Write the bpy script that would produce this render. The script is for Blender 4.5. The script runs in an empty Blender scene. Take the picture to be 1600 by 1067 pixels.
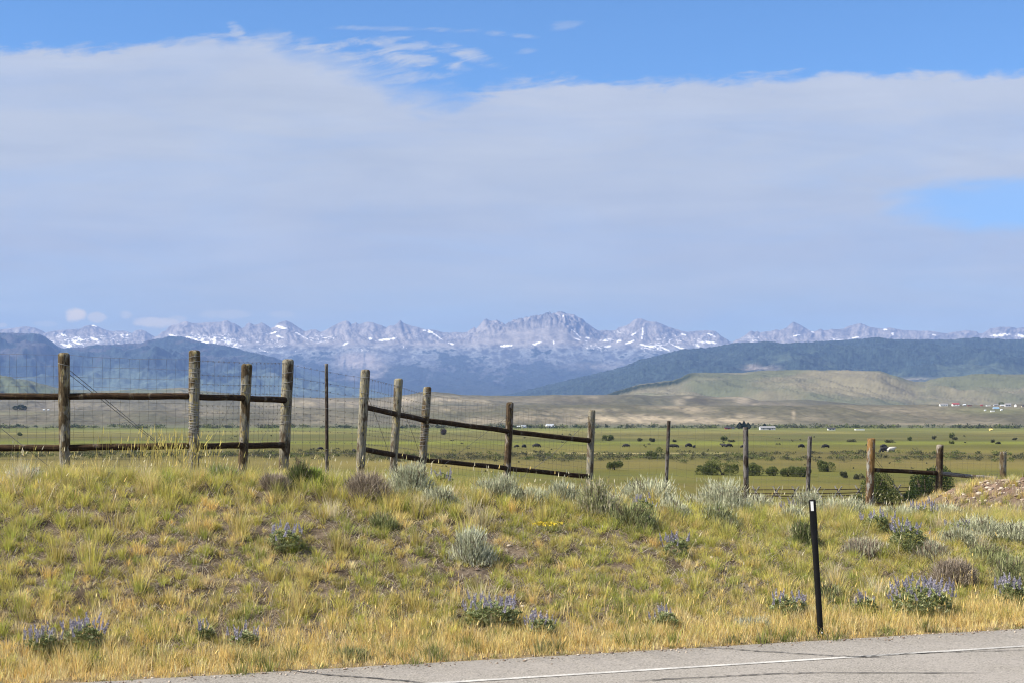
import bpy, math, random
import numpy as np
from mathutils import Vector, Matrix

random.seed(7)
RNG = np.random.default_rng(11)
scene = bpy.context.scene
COL = scene.collection
F = 2400.0            # focal length in photo pixels (photo is 1600 wide)
CAMZ = 1.92
HOR = 652.0
PITCH = math.atan((HOR - 533.5) / F)
EXPOSURE = 1.0

# ------------------------------------------------------------------ helpers
def at(px, py, Y):
    k = (533.5 - py) / F
    dy = math.cos(PITCH) - k * math.sin(PITCH)
    dz = math.sin(PITCH) + k * math.cos(PITCH)
    return Vector(((px - 800.0) / F / dy * Y, Y, CAMZ + dz / dy * Y))

def at_np(px, py, Y):
    k = (533.5 - py) / F
    dy = math.cos(PITCH) - k * math.sin(PITCH)
    dz = math.sin(PITCH) + k * math.cos(PITCH)
    return (px - 800.0) / F / dy * Y, CAMZ + dz / dy * Y

def proj(x, y, z):
    """photo pixel of a world point (numpy)"""
    c, s = math.cos(PITCH), math.sin(PITCH)
    d = y * c + (z - CAMZ) * s
    h = -y * s + (z - CAMZ) * c
    return 800 + F * x / d, 533.5 - F * h / d

def on_plane(px, py, z):
    k = (533.5 - py) / F
    dy = math.cos(PITCH) - k * math.sin(PITCH)
    dz = math.sin(PITCH) + k * math.cos(PITCH)
    return at(px, py, (z - CAMZ) / (dz / dy))

def _hash(ix, iy, seed):
    h = (ix.astype(np.uint32) * np.uint32(374761393) + iy.astype(np.uint32) * np.uint32(668265263)
         + np.uint32((seed * 2654435761) & 0xffffffff))
    h = (h ^ (h >> np.uint32(13))) * np.uint32(1274126177)
    h = (h ^ (h >> np.uint32(15))) * np.uint32(2246822519)
    return h ^ (h >> np.uint32(16))

def perlin(x, y, seed=0):
    x = np.asarray(x, dtype=np.float64); y = np.asarray(y, dtype=np.float64)
    x, y = np.broadcast_arrays(x, y)
    x0 = np.floor(x); y0 = np.floor(y)
    fx = x - x0; fy = y - y0
    ix = x0.astype(np.int64); iy = y0.astype(np.int64)
    def g(dx, dy):
        a = _hash((ix + dx) & 0xffffffff, (iy + dy) & 0xffffffff, seed).astype(np.float64) * (2 * math.pi / 4294967296.0)
        return np.cos(a) * (fx - dx) + np.sin(a) * (fy - dy)
    u = fx * fx * fx * (fx * (fx * 6 - 15) + 10)
    v = fy * fy * fy * (fy * (fy * 6 - 15) + 10)
    a = g(0, 0) * (1 - u) + g(1, 0) * u
    b = g(0, 1) * (1 - u) + g(1, 1) * u
    return (a * (1 - v) + b * v) * 1.5

def fbm(x, y, octv=5, gain=0.5, seed=0, lac=2.03):
    s = 0; a = 1.0; n = 0
    for i in range(octv):
        s = s + a * perlin(x, y, seed + i * 17); n += a
        a *= gain; x = x * lac + 13.7; y = y * lac + 7.3
    return s / n

def ridged(x, y, octv=5, gain=0.55, seed=0):
    s = 0; a = 1.0; n = 0
    for i in range(octv):
        s = s + a * (1 - 2 * np.abs(perlin(x, y, seed + i * 17))); n += a
        a *= gain; x = x * 2.07 + 3.1; y = y * 2.07 + 9.2
    return s / n

def sstep(a, b, x):
    t = np.clip((x - a) / (b - a), 0, 1)
    return t * t * (3 - 2 * t)

def lerp3(a, b, t):
    a = np.asarray(a, float); b = np.asarray(b, float)
    return a + (b - a) * np.asarray(t)[..., None]

# ------------------------------------------------------------------ objects
def link(o, parent=None):
    COL.objects.link(o)
    if parent is not None:
        o.parent = parent
    return o

def tag(o, label=None, cat=None, group=None, kind=None):
    if label: o['label'] = label
    if cat: o['category'] = cat
    if group: o['group'] = group
    if kind: o['kind'] = kind
    return o

def empty(name, loc, rz=0.0):
    o = bpy.data.objects.new(name, None)
    o.empty_display_size = 0.3
    o.location = loc; o.rotation_euler = (0, 0, rz)
    return link(o)

def np_mesh(name, verts, quads=None, tris=None, col=None, mat=None, smooth=False):
    me = bpy.data.meshes.new(name)
    verts = np.asarray(verts, dtype=np.float32).reshape(-1, 3)
    me.vertices.add(len(verts)); me.vertices.foreach_set('co', verts.ravel())
    q = np.zeros((0, 4), np.int32) if quads is None else np.asarray(quads, np.int32).reshape(-1, 4)
    t = np.zeros((0, 3), np.int32) if tris is None else np.asarray(tris, np.int32).reshape(-1, 3)
    nl = q.size + t.size
    me.loops.add(nl)
    me.loops.foreach_set('vertex_index', np.concatenate([q.ravel(), t.ravel()]))
    starts = np.concatenate([np.arange(len(q)) * 4, q.size + np.arange(len(t)) * 3]).astype(np.int32)
    me.polygons.add(len(q) + len(t))
    me.polygons.foreach_set('loop_start', starts)
    if smooth:
        me.polygons.foreach_set('use_smooth', np.ones(len(q) + len(t), dtype=bool))
    me.update(calc_edges=True)
    me.validate()
    if col is not None:
        a = me.attributes.new('col', 'FLOAT_COLOR', 'POINT')
        c = np.ones((len(verts), 4), np.float32); c[:, :3] = np.asarray(col, np.float32).reshape(-1, 3)
        a.data.foreach_set('color', c.ravel())
    if mat is not None:
        me.materials.append(mat)
    return me

def obj(name, me, parent=None):
    return link(bpy.data.objects.new(name, me), parent)

class MB:
    """collects tubes, boxes and faces into one mesh"""
    def __init__(s): s.v = []; s.f = []
    def add(s, vs, fs):
        n = len(s.v); s.v += [tuple(p) for p in vs]; s.f += [tuple(i + n for i in f) for f in fs]
    def tube(s, pts, r, sides=6, cap=True, squash=None):
        pts = [Vector(p) for p in pts]; n = len(pts)
        rr = r if hasattr(r, '__len__') else [r] * n
        d0 = (pts[-1] - pts[0]).normalized()
        ref = Vector((0, 0, 1)) if abs(d0.z) < 0.9 else Vector((0, 1, 0))
        vs = []; fs = []
        for i, p in enumerate(pts):
            d = (pts[min(i + 1, n - 1)] - pts[max(i - 1, 0)]).normalized()
            a = d.cross(ref).normalized(); b = a.cross(d)
            for k in range(sides):
                t = 2 * math.pi * k / sides
                vs.append(p + (a * math.cos(t) + b * math.sin(t)) * rr[i])
        for i in range(n - 1):
            for k in range(sides):
                k2 = (k + 1) % sides
                fs.append((i * sides + k, i * sides + k2, (i + 1) * sides + k2, (i + 1) * sides + k))
        if cap:
            fs.append(tuple(range(sides))[::-1]); fs.append(tuple((n - 1) * sides + k for k in range(sides)))
        s.add(vs, fs)
    def box(s, lo, hi):
        x0, y0, z0 = lo; x1, y1, z1 = hi
        s.add([(x0, y0, z0), (x1, y0, z0), (x1, y1, z0), (x0, y1, z0), (x0, y0, z1), (x1, y0, z1), (x1, y1, z1), (x0, y1, z1)],
              [(0, 3, 2, 1), (4, 5, 6, 7), (0, 1, 5, 4), (1, 2, 6, 5), (2, 3, 7, 6), (3, 0, 4, 7)])
    def mesh(s, name, mat, smooth=False):
        me = bpy.data.meshes.new(name)
        me.from_pydata(s.v, [], s.f); me.update()
        me.materials.append(mat)
        if smooth:
            me.polygons.foreach_set('use_smooth', np.ones(len(me.polygons), dtype=bool))
        return me
    def build(s, name, mat, parent=None, smooth=False):
        return obj(name, s.mesh(name, mat, smooth), parent)

# ------------------------------------------------------------------ materials
def new_mat(name):
    m = bpy.data.materials.new(name); m.use_nodes = True
    nt = m.node_tree; nt.nodes.clear()
    out = nt.nodes.new('ShaderNodeOutputMaterial')
    return m, nt, out

def N(nt, typ, **kw):
    n = nt.nodes.new(typ)
    for k, v in kw.items():
        if k in n.inputs: n.inputs[k].default_value = v
        else: setattr(n, k, v)
    return n

def mixc(nt, fac, a, b, blend='MIX'):
    n = nt.nodes.new('ShaderNodeMix'); n.data_type = 'RGBA'; n.blend_type = blend
    for i, v in ((0, fac), (6, a), (7, b)):
        if hasattr(v, 'is_output'): nt.links.new(v, n.inputs[i])
        else: n.inputs[i].default_value = v if i == 0 or len(v) == 4 else (*v, 1)
    return n.outputs[2]

def math_(nt, op, a, b=None, c=None, clamp=False):
    n = nt.nodes.new('ShaderNodeMath'); n.operation = op; n.use_clamp = clamp
    for i, v in enumerate((a, b, c)):
        if v is None: continue
        if hasattr(v, 'is_output'): nt.links.new(v, n.inputs[i])
        else: n.inputs[i].default_value = v
    return n.outputs[0]

def maprange(nt, v, a, b, c=0.0, d=1.0, smooth=True):
    n = nt.nodes.new('ShaderNodeMapRange'); n.interpolation_type = 'SMOOTHSTEP' if smooth else 'LINEAR'
    nt.links.new(v, n.inputs[0])
    for i, x in enumerate((a, b, c, d)):
        if hasattr(x, 'is_output'): nt.links.new(x, n.inputs[i + 1])
        else: n.inputs[i + 1].default_value = x
    return n.outputs[0]

def noise(nt, vec, scale, detail=4, rough=0.55, dist=0.0):
    n = N(nt, 'ShaderNodeTexNoise', Scale=scale, Detail=detail, Roughness=rough, Distortion=dist)
    if vec is not None: nt.links.new(vec, n.inputs['Vector'])
    return n.outputs['Fac']

def leaf_mat(name, transl=0.3, rough=0.6):
    m, nt, out = new_mat(name)
    at_ = N(nt, 'ShaderNodeAttribute', attribute_name='col')
    d = N(nt, 'ShaderNodeBsdfDiffuse'); t = N(nt, 'ShaderNodeBsdfTranslucent')
    nt.links.new(at_.outputs['Color'], d.inputs[0]); nt.links.new(at_.outputs['Color'], t.inputs[0])
    mx = N(nt, 'ShaderNodeMixShader'); mx.inputs[0].default_value = transl
    nt.links.new(d.outputs[0], mx.inputs[1]); nt.links.new(t.outputs[0], mx.inputs[2])
    nt.links.new(mx.outputs[0], out.inputs[0])
    return m

def attr_mat(name, scale=None, amt=0.3, rough=0.95, bump=0.0, scale2=None):
    """vertex colour times fine procedural variation"""
    m, nt, out = new_mat(name)
    a = N(nt, 'ShaderNodeAttribute', attribute_name='col')
    c = a.outputs['Color']
    p = N(nt, 'ShaderNodeBsdfPrincipled', Roughness=rough); p.inputs['Specular IOR Level'].default_value = 0.15
    if scale:
        tc = N(nt, 'ShaderNodeTexCoord')
        n1 = noise(nt, tc.outputs['Object'], scale, 6, 0.65)
        v = maprange(nt, n1, 0.25, 0.75, 1 - amt, 1 + amt, False)
        if scale2:
            n2 = noise(nt, tc.outputs['Object'], scale2, 3, 0.6)
            v = math_(nt, 'MULTIPLY', v, maprange(nt, n2, 0.3, 0.7, 1 - amt, 1 + amt, False))
        comb = N(nt, 'ShaderNodeCombineXYZ')
        for i in range(3): nt.links.new(v, comb.inputs[i])
        c = mixc(nt, 1.0, c, comb.outputs[0], 'MULTIPLY')
        if bump:
            b = N(nt, 'ShaderNodeBump', Strength=bump, Distance=0.03)
            nt.links.new(n1, b.inputs['Height']); nt.links.new(b.outputs[0], p.inputs['Normal'])
    nt.links.new(c, p.inputs['Base Color']); nt.links.new(p.outputs[0], out.inputs[0])
    return m

def plain(name, rgb, rough=0.7, metal=0.0, var=0.15, scale=8.0):
    m, nt, out = new_mat(name)
    p = N(nt, 'ShaderNodeBsdfPrincipled', Roughness=rough, Metallic=metal)
    tc = N(nt, 'ShaderNodeTexCoord')
    n1 = noise(nt, tc.outputs['Object'], scale, 4)
    v = maprange(nt, n1, 0.3, 0.7, 1 - var, 1 + var, False)
    comb = N(nt, 'ShaderNodeCombineXYZ')
    for i in range(3): nt.links.new(v, comb.inputs[i])
    c = mixc(nt, 1.0, rgb, comb.outputs[0], 'MULTIPLY')
    nt.links.new(c, p.inputs['Base Color']); nt.links.new(p.outputs[0], out.inputs[0])
    return m

def wood(name, brown, grey, greyness, lichen=0.4, along='z', seed=0.0, orange=None):
    m, nt, out = new_mat(name)
    tc = N(nt, 'ShaderNodeTexCoord')
    mp = N(nt, 'ShaderNodeMapping')
    mp.inputs['Scale'].default_value = (1, 1, 0.07) if along == 'z' else (0.07, 0.07, 1)
    mp.inputs['Location'].default_value = (seed, seed * 1.7, seed * 0.3)
    nt.links.new(tc.outputs['Object'], mp.inputs[0])
    mp2 = N(nt, 'ShaderNodeMapping'); mp2.inputs['Location'].default_value = (seed * 2, seed, seed * 3)
    mp2.inputs['Scale'].default_value = (1, 1, 0.45)
    nt.links.new(tc.outputs['Object'], mp2.inputs[0])
    grain = noise(nt, mp.outputs[0], 60, 6, 0.7)
    patch = noise(nt, mp2.outputs[0], 7, 4, 0.6)
    patch2 = noise(nt, mp2.outputs[0], 26, 3, 0.6)
    c = mixc(nt, maprange(nt, grain, 0.35, 0.62), tuple(x * 0.22 for x in brown), brown)
    c = mixc(nt, maprange(nt, patch, 0.62 - greyness * 0.45, 0.72 - greyness * 0.4), c, mixc(nt, maprange(nt, grain, 0.35, 0.6), tuple(x * 0.4 for x in grey), grey))
    lm = math_(nt, 'MULTIPLY', maprange(nt, patch2, 0.5, 0.62), maprange(nt, patch, 0.4, 0.6))
    c = mixc(nt, math_(nt, 'MULTIPLY', lm, lichen), c, (0.32, 0.26, 0.10))
    if orange:
        pn = noise(nt, mp2.outputs[0], 4.5, 3, 0.5)
        c = mixc(nt, maprange(nt, pn, 0.52, 0.60), c, mixc(nt, maprange(nt, grain, 0.35, 0.6), tuple(x * 0.5 for x in orange), orange))
    mp3 = N(nt, 'ShaderNodeMapping'); mp3.inputs['Scale'].default_value = (1, 1, 0.09) if along == 'z' else (0.05, 0.05, 1); mp3.inputs['Location'].default_value = (seed * 3, seed, seed)
    nt.links.new(tc.outputs['Object'], mp3.inputs[0])
    split = noise(nt, mp3.outputs[0], 24, 3, .5)
    c = mixc(nt, maprange(nt, math_(nt, 'ABSOLUTE', math_(nt, 'SUBTRACT', split, .5)), 0.0, 0.022, .85, 0), c, (0.012, 0.009, 0.007))
    p = N(nt, 'ShaderNodeBsdfPrincipled', Roughness=0.9); p.inputs['Specular IOR Level'].default_value = 0.1
    b = N(nt, 'ShaderNodeBump', Strength=0.9, Distance=0.012)
    nt.links.new(grain, b.inputs['Height']); nt.links.new(b.outputs[0], p.inputs['Normal'])
    nt.links.new(c, p.inputs['Base Color']); nt.links.new(p.outputs[0], out.inputs[0])
    return m

M = {}
M['grass'] = leaf_mat('grass_blades', 0.42)
M['leaf'] = leaf_mat('leaves', 0.25)
M['petal'] = leaf_mat('petals', 0.3)
M['ground'] = attr_mat('soil_and_meadow', 9.0, 0.35, 1.0, 0.7, 55.0)
M['hills'] = attr_mat('sage_hills', 0.03, 0.18, 1.0, 0.0, 0.11)
M['foothills'] = attr_mat('grey_foothills', 0.012, 0.12, 1.0, 0.0, 0.05)
M['forest'] = attr_mat('forested_slope', 0.012, 0.3, 1.0, 0.0, 0.035)
M['rock'] = attr_mat('granite', 0.006, 0.12, 1.0, 0.0, 0.02)
M['stone'] = attr_mat('stone', 30.0, 0.25, 0.95)
M['wire'] = plain('rusty_wire', (0.10, 0.098, 0.098), 0.7, 0.0, 0.3)
M['wirewrap'] = plain('galvanised_wire', (0.22, 0.22, 0.23), 0.6, 0.2, 0.3)
M['bark'] = plain('bark', (0.10, 0.075, 0.05), 0.95, 0, 0.3, 20)
M['black'] = plain('black_plastic', (0.007, 0.007, 0.008), 0.55, 0, 0.25, 14)
M['black'].node_tree.nodes['Principled BSDF'].inputs['Specular IOR Level'].default_value = 0.15
M['white_sheet'] = plain('white_reflective_sheet', (0.85, 0.85, 0.85), 0.5, 0, 0.05)
M['cow'] = plain('black_hide', (0.008, 0.007, 0.007), 0.75, 0, 0.2)
M['cow_white'] = plain('white_hide', (0.55, 0.52, 0.48), 0.8, 0, 0.1)
M['wall_white'] = plain('white_siding', (0.75, 0.75, 0.73), 0.7, 0, 0.05)
M['wall_grey'] = plain('grey_siding', (0.42, 0.42, 0.43), 0.7, 0, 0.05)
M['wall_tan'] = plain('tan_siding', (0.42, 0.36, 0.29), 0.7, 0, 0.05)
M['wall_red'] = plain('red_boards', (0.26, 0.05, 0.04), 0.8, 0, 0.1)
M['roof_grey'] = plain('grey_roof', (0.2, 0.2, 0.21), 0.7, 0, 0.1)
M['roof_dark'] = plain('dark_roof', (0.03, 0.03, 0.035), 0.8, 0, 0.1)
M['roof_red'] = plain('red_roof', (0.24, 0.05, 0.05), 0.7, 0, 0.1)
M['roof_blue'] = plain('blue_roof', (0.20, 0.32, 0.46), 0.6, 0, 0.1)
M['roof_white'] = plain('pale_metal_roof', (0.5, 0.53, 0.58), 0.5, 0, 0.05)
M['yellow'] = plain('yellow_paint', (0.75, 0.55, 0.18), 0.6, 0, 0.05)
M['glass'] = plain('dark_window', (0.03, 0.035, 0.04), 0.2)
M['old_pole'] = wood('grey_pole', (0.10, 0.075, 0.055), (0.26, 0.25, 0.24), 0.6, 0.1)

# ------------------------------------------------------------------ terrain
A0 = np.array((-3.24, 11.1))
DU = np.array((0.9374, 0.3483)); DV = np.array((-0.3483, 0.9374))
PLAIN = -8.2
HU = np.array([(-8, 1.26), (0.37, 1.235), (2.66, 1.20), (5.24, 1.03), (6.2, 0.94), (7.7, 0.75), (9.44, 0.65), (12.3, 0.50), (18, 0.34), (40, 0.25)])
DVV = np.array([(4.8, 0), (7.5, 0.10), (10, 0.19), (13, 0.32), (16, 0.46), (19, 0.68), (23, 1.05), (30, 1.95), (40, 3.1), (55, 4.95), (75, 6.65), (100, 7.8), (125, 8.2)])

def uv(x, y):
    rx = x - A0[0]; ry = y - A0[1]
    return rx * DU[0] + ry * DU[1], rx * DV[0] + ry * DV[1]

def xy(u, v):
    return A0[0] + u * DU[0] + v * DV[0], A0[1] + u * DU[1] + v * DV[1]

def mound(x, y):
    dx = (x - 11.2) / 3.2; dy = (y - 34.5) / 3.6
    r = np.sqrt(dx * dx + dy * dy)
    return 0.70 * (1 - sstep(0.12, 1.0, r))

def gz(x, y, fine=True):
    x = np.asarray(x, float); y = np.asarray(y, float)
    u, v = uv(x, y)
    H = np.interp(u, HU[:, 0], HU[:, 1])
    H = (H + np.interp(u - 1, HU[:, 0], HU[:, 1]) + np.interp(u + 1, HU[:, 0], HU[:, 1])) / 3
    t = np.clip((v - 0.55) / 4.6, 0, 1)
    ramp = 0.55 * t + 0.45 * t * t * (3 - 2 * t)
    ramp = np.where(t >= 1, 1, ramp)
    D = np.interp(v, DVV[:, 0], DVV[:, 1])
    g = 1 - sstep(18, 60, v)
    z = H * ramp * g - D
    z = z + mound(x, y)
    bank = sstep(0.5, 2.5, v) * (1 - sstep(60, 90, v))
    if fine:
        z = z + bank * (0.05 * fbm(x * 0.9, y * 0.9, 3, seed=3) + 0.06 * fbm(x * 2.6, y * 2.6, 3, seed=5))
        z = z + 0.02 * mound(x, y) * fbm(x * 5, y * 5, 3, seed=8) / 0.3
    # verge drops a little at the pavement edge, road bed is lower than the road sheet
    z = z - 0.05 * sstep(0.12, -0.02, v) * (v > -40)
    # the plain, nearly flat
    far = sstep(90, 140, v)
    z = z * (1 - far) + far * (PLAIN + 0.12 * fbm(x * 0.01, y * 0.02, 3, seed=9))
    return z

def on_ground(px, py, y0=9.0, y1=70.0):
    Y = np.linspace(y0, y1, 4000)
    X, Z = at_np(px, py, Y)
    g = gz(X, Y)
    w = np.nonzero(Z <= g)[0]
    i = w[0] if len(w) else len(Y) - 1
    return Vector((X[i], Y[i], g[i]))

def grid_quads(nr, nc):
    i = np.arange(nr - 1)[:, None] * nc + np.arange(nc - 1)[None, :]
    return np.stack([i, i + 1, i + nc + 1, i + nc], -1).reshape(-1, 4)

def build_ground():
    ys = np.concatenate([np.linspace(-30, 8, 20), np.arange(8.2, 40, 0.085), np.geomspace(40.2, 3300, 330)])
    s = np.linspace(-1, 1, 520)
    X = s[None, :] * (11 + 0.40 * np.abs(ys[:, None]) + 6 * (ys[:, None] < 8))
    Y = np.repeat(ys[:, None], len(s), 1)
    Z = gz(X, Y)
    u, v = uv(X, Y)
    # ---- surface colours: soil of the bank, then the meadow belts of the plain
    n1 = fbm(X * 0.8, Y * 0.8, 4, seed=21); n2 = fbm(X * 4.5, Y * 4.5, 4, seed=22)
    soil = lerp3((0.055, 0.040, 0.029), (0.135, 0.105, 0.078), sstep(-0.35, 0.35, n1 * .5 + n2))
    soil = lerp3(soil, (0.16, 0.135, 0.105), 0.6 * sstep(0.12, 0.4, n2 - 0.4 * n1))
    soil = lerp3(soil, (0.22, 0.165, 0.09), 0.75 * (1 - sstep(.45, 1.3, v)))            # dry verge litter
    gravel = lerp3((0.105, 0.068, 0.05), (0.19, 0.135, 0.10), sstep(-0.3, 0.3, n2))
    soil = lerp3(soil, gravel, sstep(0.2, 0.45, mound(X, Y) + 0.15 * n1))
    _, P = proj(X, Y, Z)
    PX = 800 + F * X / np.maximum(Y, 1)
    pn = P + 2.2 * fbm(X * 0.0016 + Y * 0.0002, Y * 0.003, 4, seed=31) + 0.5
    keys = [(664, (.14, .16, .055)), (669.5, (.15, .17, .055)), (673, (.19, .195, .075)), (676, (.22, .205, .085)), (679, (.145, .135, .055)), (685, (.15, .14, .06)), (688, (.12, .125, .05)),
            (690, (.16, .18, .05)), (693, (.19, .21, .05)), (695.5, (.165, .17, .06)), (700, (.17, .165, .062)), (706, (.175, .16, .07)), (709, (.16, .14, .075)), (718, (.17, .15, .075)),
            (722, (.235, .20, .105)), (730, (.22, .19, .09)), (735, (.18, .175, .06)), (742, (.155, .165, .055)), (748, (.19, .18, .075)), (752, (.16, .165, .055)), (757, (.20, .18, .075)), (766, (.185, .17, .065)), (785, (.17, .165, .06)), (840, (.16, .15, .06))]
    kx = np.array([k[0] for k in keys]); kc = np.array([k[1] for k in keys])
    belt = np.stack([np.interp(pn, kx, kc[:, i]) for i in range(3)], -1)
    n3 = fbm(X * 0.02, Y * 0.012, 5, seed=33)
    belt = belt * (1 + 0.5 * n3)[..., None]
    dark = sstep(0.05, 0.4, fbm(X * 0.006, Y * 0.003, 4, seed=35))
    belt = lerp3(belt, (0.10, 0.115, 0.04), 0.55 * dark)
    # pale cattle track
    tr = np.exp(-((P - 707.2 - 0.4 * np.sin(PX / 70)) / 0.7) ** 2) * sstep(780, 850, PX) * (1 - sstep(1120, 1180, PX))
    belt = lerp3(belt, (0.42, 0.37, 0.29), np.clip(tr * 1.2, 0, 1))
    c = lerp3(soil, belt * lerp3((.60, .58, .32), (.70, .69, .50), sstep(705, 675, P)), sstep(30, 60, v))
    me = np_mesh('ground', np.stack([X, Y, Z], -1), grid_quads(*X.shape), col=c, mat=M['ground'], smooth=True)
    return tag(obj('ground', me), kind='structure')
build_ground()

# ---- road
def build_road():
    m, nt, out = new_mat('old_asphalt')
    tc = N(nt, 'ShaderNodeTexCoord')
    fine = N(nt, 'ShaderNodeTexVoronoi', Scale=85.0); nt.links.new(tc.outputs['Object'], fine.inputs['Vector'])
    n1 = noise(nt, tc.outputs['Object'], 1.3, 5, 0.6); n2 = noise(nt, tc.outputs['Object'], 75, 4, 0.8)
    n3 = noise(nt, tc.outputs['Object'], 20, 4, 0.6)
    c = mixc(nt, maprange(nt, n2, 0.3, 0.7), (0.11, 0.102, 0.094), (0.36, 0.335, 0.305))
    c = mixc(nt, maprange(nt, n1, 0.35, 0.7), c, mixc(nt, 0.5, c, (0.28, 0.26, 0.245)))
    c = mixc(nt, maprange(nt, n3, 0.55, 0.75, 0, 0.5), c, (0.12, 0.115, 0.11))
    nv = maprange(nt, fine.outputs['Color'], 0.0, 0.35, 0.40, 1.08)
    comb = N(nt, 'ShaderNodeCombineXYZ')
    for i in range(3): nt.links.new(nv, comb.inputs[i])
    c = mixc(nt, 0.9, c, comb.outputs[0], 'MULTIPLY')
    p = N(nt, 'ShaderNodeBsdfPrincipled', Roughness=0.92); p.inputs['Specular IOR Level'].default_value = 0.15
    b = N(nt, 'ShaderNodeBump', Strength=0.5, Distance=0.006); nt.links.new(n2, b.inputs['Height']); nt.links.new(b.outputs[0], p.inputs['Normal'])
    nt.links.new(c, p.inputs['Base Color']); nt.links.new(p.outputs[0], out.inputs[0])
    us = np.arange(-40, 60, 0.07)
    edge = 0.05 + 0.09 * sstep(4, -3, us) + 0.04 * fbm(us * 0.5, us * 0 + 2, 3, seed=41) + 0.035 * fbm(us * 4, us * 0 + 5, 3, seed=42)
    rows = []
    for v, z, e in ((-9.4, 0.006, 0), (-4.7, 0.05, 0), (-0.9, 0.012, 0), (0.0, 0.004, 1), (0.02, -0.06, 1)):
        x, y = xy(us, v + edge * e); rows.append(np.stack([x, y, np.full_like(x, z)], -1))
    V = np.stack(rows)
    me = np_mesh('road', V, grid_quads(len(rows), len(us)), mat=m, smooth=False)
    tag(obj('road', me), kind='structure')
    def rz(v): return np.interp(v, [-9.4, -4.7, -0.9, 0.0], [0.006, 0.05, 0.012, 0.004])
    # worn white edge line
    m2, nt, out = new_mat('worn_road_paint')
    tc = N(nt, 'ShaderNodeTexCoord'); n2 = noise(nt, tc.outputs['Object'], 60, 5, 0.75); n1 = noise(nt, tc.outputs['Object'], 3, 3)
    w = math_(nt, 'ADD', maprange(nt, n2, 0.35, 0.6), maprange(nt, n1, 0.3, 0.7, -0.45, 0.25), clamp=True)
    c = mixc(nt, w, (0.27, 0.26, 0.25), (0.52, 0.51, 0.49))
    p = N(nt, 'ShaderNodeBsdfPrincipled', Roughness=0.8); nt.links.new(c, p.inputs['Base Color']); nt.links.new(p.outputs[0], out.inputs[0])
    v0 = -0.89
    rows = []
    for v in (v0 - 0.036, v0 + 0.034):
        x, y = xy(us, v + 0.006 * fbm(us * 7, us * 0 + v, 3, seed=44)); rows.append(np.stack([x, y, np.full_like(x, rz(v) + 0.004)], -1))
    tag(obj('road_marking', np_mesh('road_marking', np.stack(rows), grid_quads(2, len(us)), mat=m2)), kind='structure')
    # cracks in the asphalt
    m3 = plain('crack_filler', (0.035, 0.033, 0.032), 0.95)
    cracks = [([(1060, 1008), (1120, 1011), (1180, 1016), (1240, 1020), (1310, 1025), (1395, 1028)], 0.036),
              ([(985, 1066), (1060, 1061), (1130, 1058), (1200, 1054), (1290, 1052), (1400, 1053), (1550, 1054)], 0.026),
              ([(415, 1040), (470, 1048), (520, 1054), (575, 1058), (640, 1064), (700, 1073)], 0.04),
              ([(1320, 1027), (1420, 1021), (1520, 1018), (1620, 1016)], 0.02)]
    V = []; Q = []
    for pts, w in cracks:
        pp = np.array(pts, float); n = 60
        d = np.linspace(0, 1, n); px = np.interp(d, np.linspace(0, 1, len(pp)), pp[:, 0]); py = np.interp(d, np.linspace(0, 1, len(pp)), pp[:, 1])
        py = py + 1.3 * fbm(px * 0.06, px * 0, 3, seed=46)
        base = len(V)
        for i in range(n):
            P = on_plane(px[i], py[i], 0.012)
            u, v = uv(P.x, P.y)
            ww = w * (0.5 + 0.6 * abs(float(perlin(px[i] * 0.11, 3.3, 47))) * 1.6) * min(1, i / 6 + .1, (n - 1 - i) / 6 + .1)
            for sgn in (-1, 1):
                x, y = xy(u, v + sgn * ww / 2); V.append((x, y, float(rz(v)) + 0.0065))
            if i: Q.append((base + 2 * i - 2, base + 2 * i - 1, base + 2 * i + 1, base + 2 * i))
    tag(obj('road_cracks', np_mesh('road_cracks', np.array(V), np.array(Q), mat=m3)), kind='structure')
build_road()

# ------------------------------------------------------------------ far country
def resample(pts, px):
    p = np.array(pts, float)
    return np.interp(px, p[:, 0], p[:, 1])

def terrain(name, X, Y, Z, colr, mat):
    me = np_mesh(name, np.stack([X, Y, Z], -1), grid_quads(*X.shape), col=colr, mat=mat, smooth=False)
    return tag(obj(name, me), kind='structure')

def columns(step, lo=-330, hi=1930):
    return np.arange(lo, hi, step)

BENCH = {}
def bench_at(px, py):
    """first point of the terrace at this photo column reaching up to this row, else its top"""
    k = int(np.argmin(np.abs(BENCH['px'] - px))); col = BENCH['P'][:, k]; w = np.nonzero(col <= py)[0]
    i = w[0] if len(w) else int(np.argmin(col))
    return Vector((BENCH['X'][i, k], BENCH['Y'][i, k], BENCH['Z'][i, k]))

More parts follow.
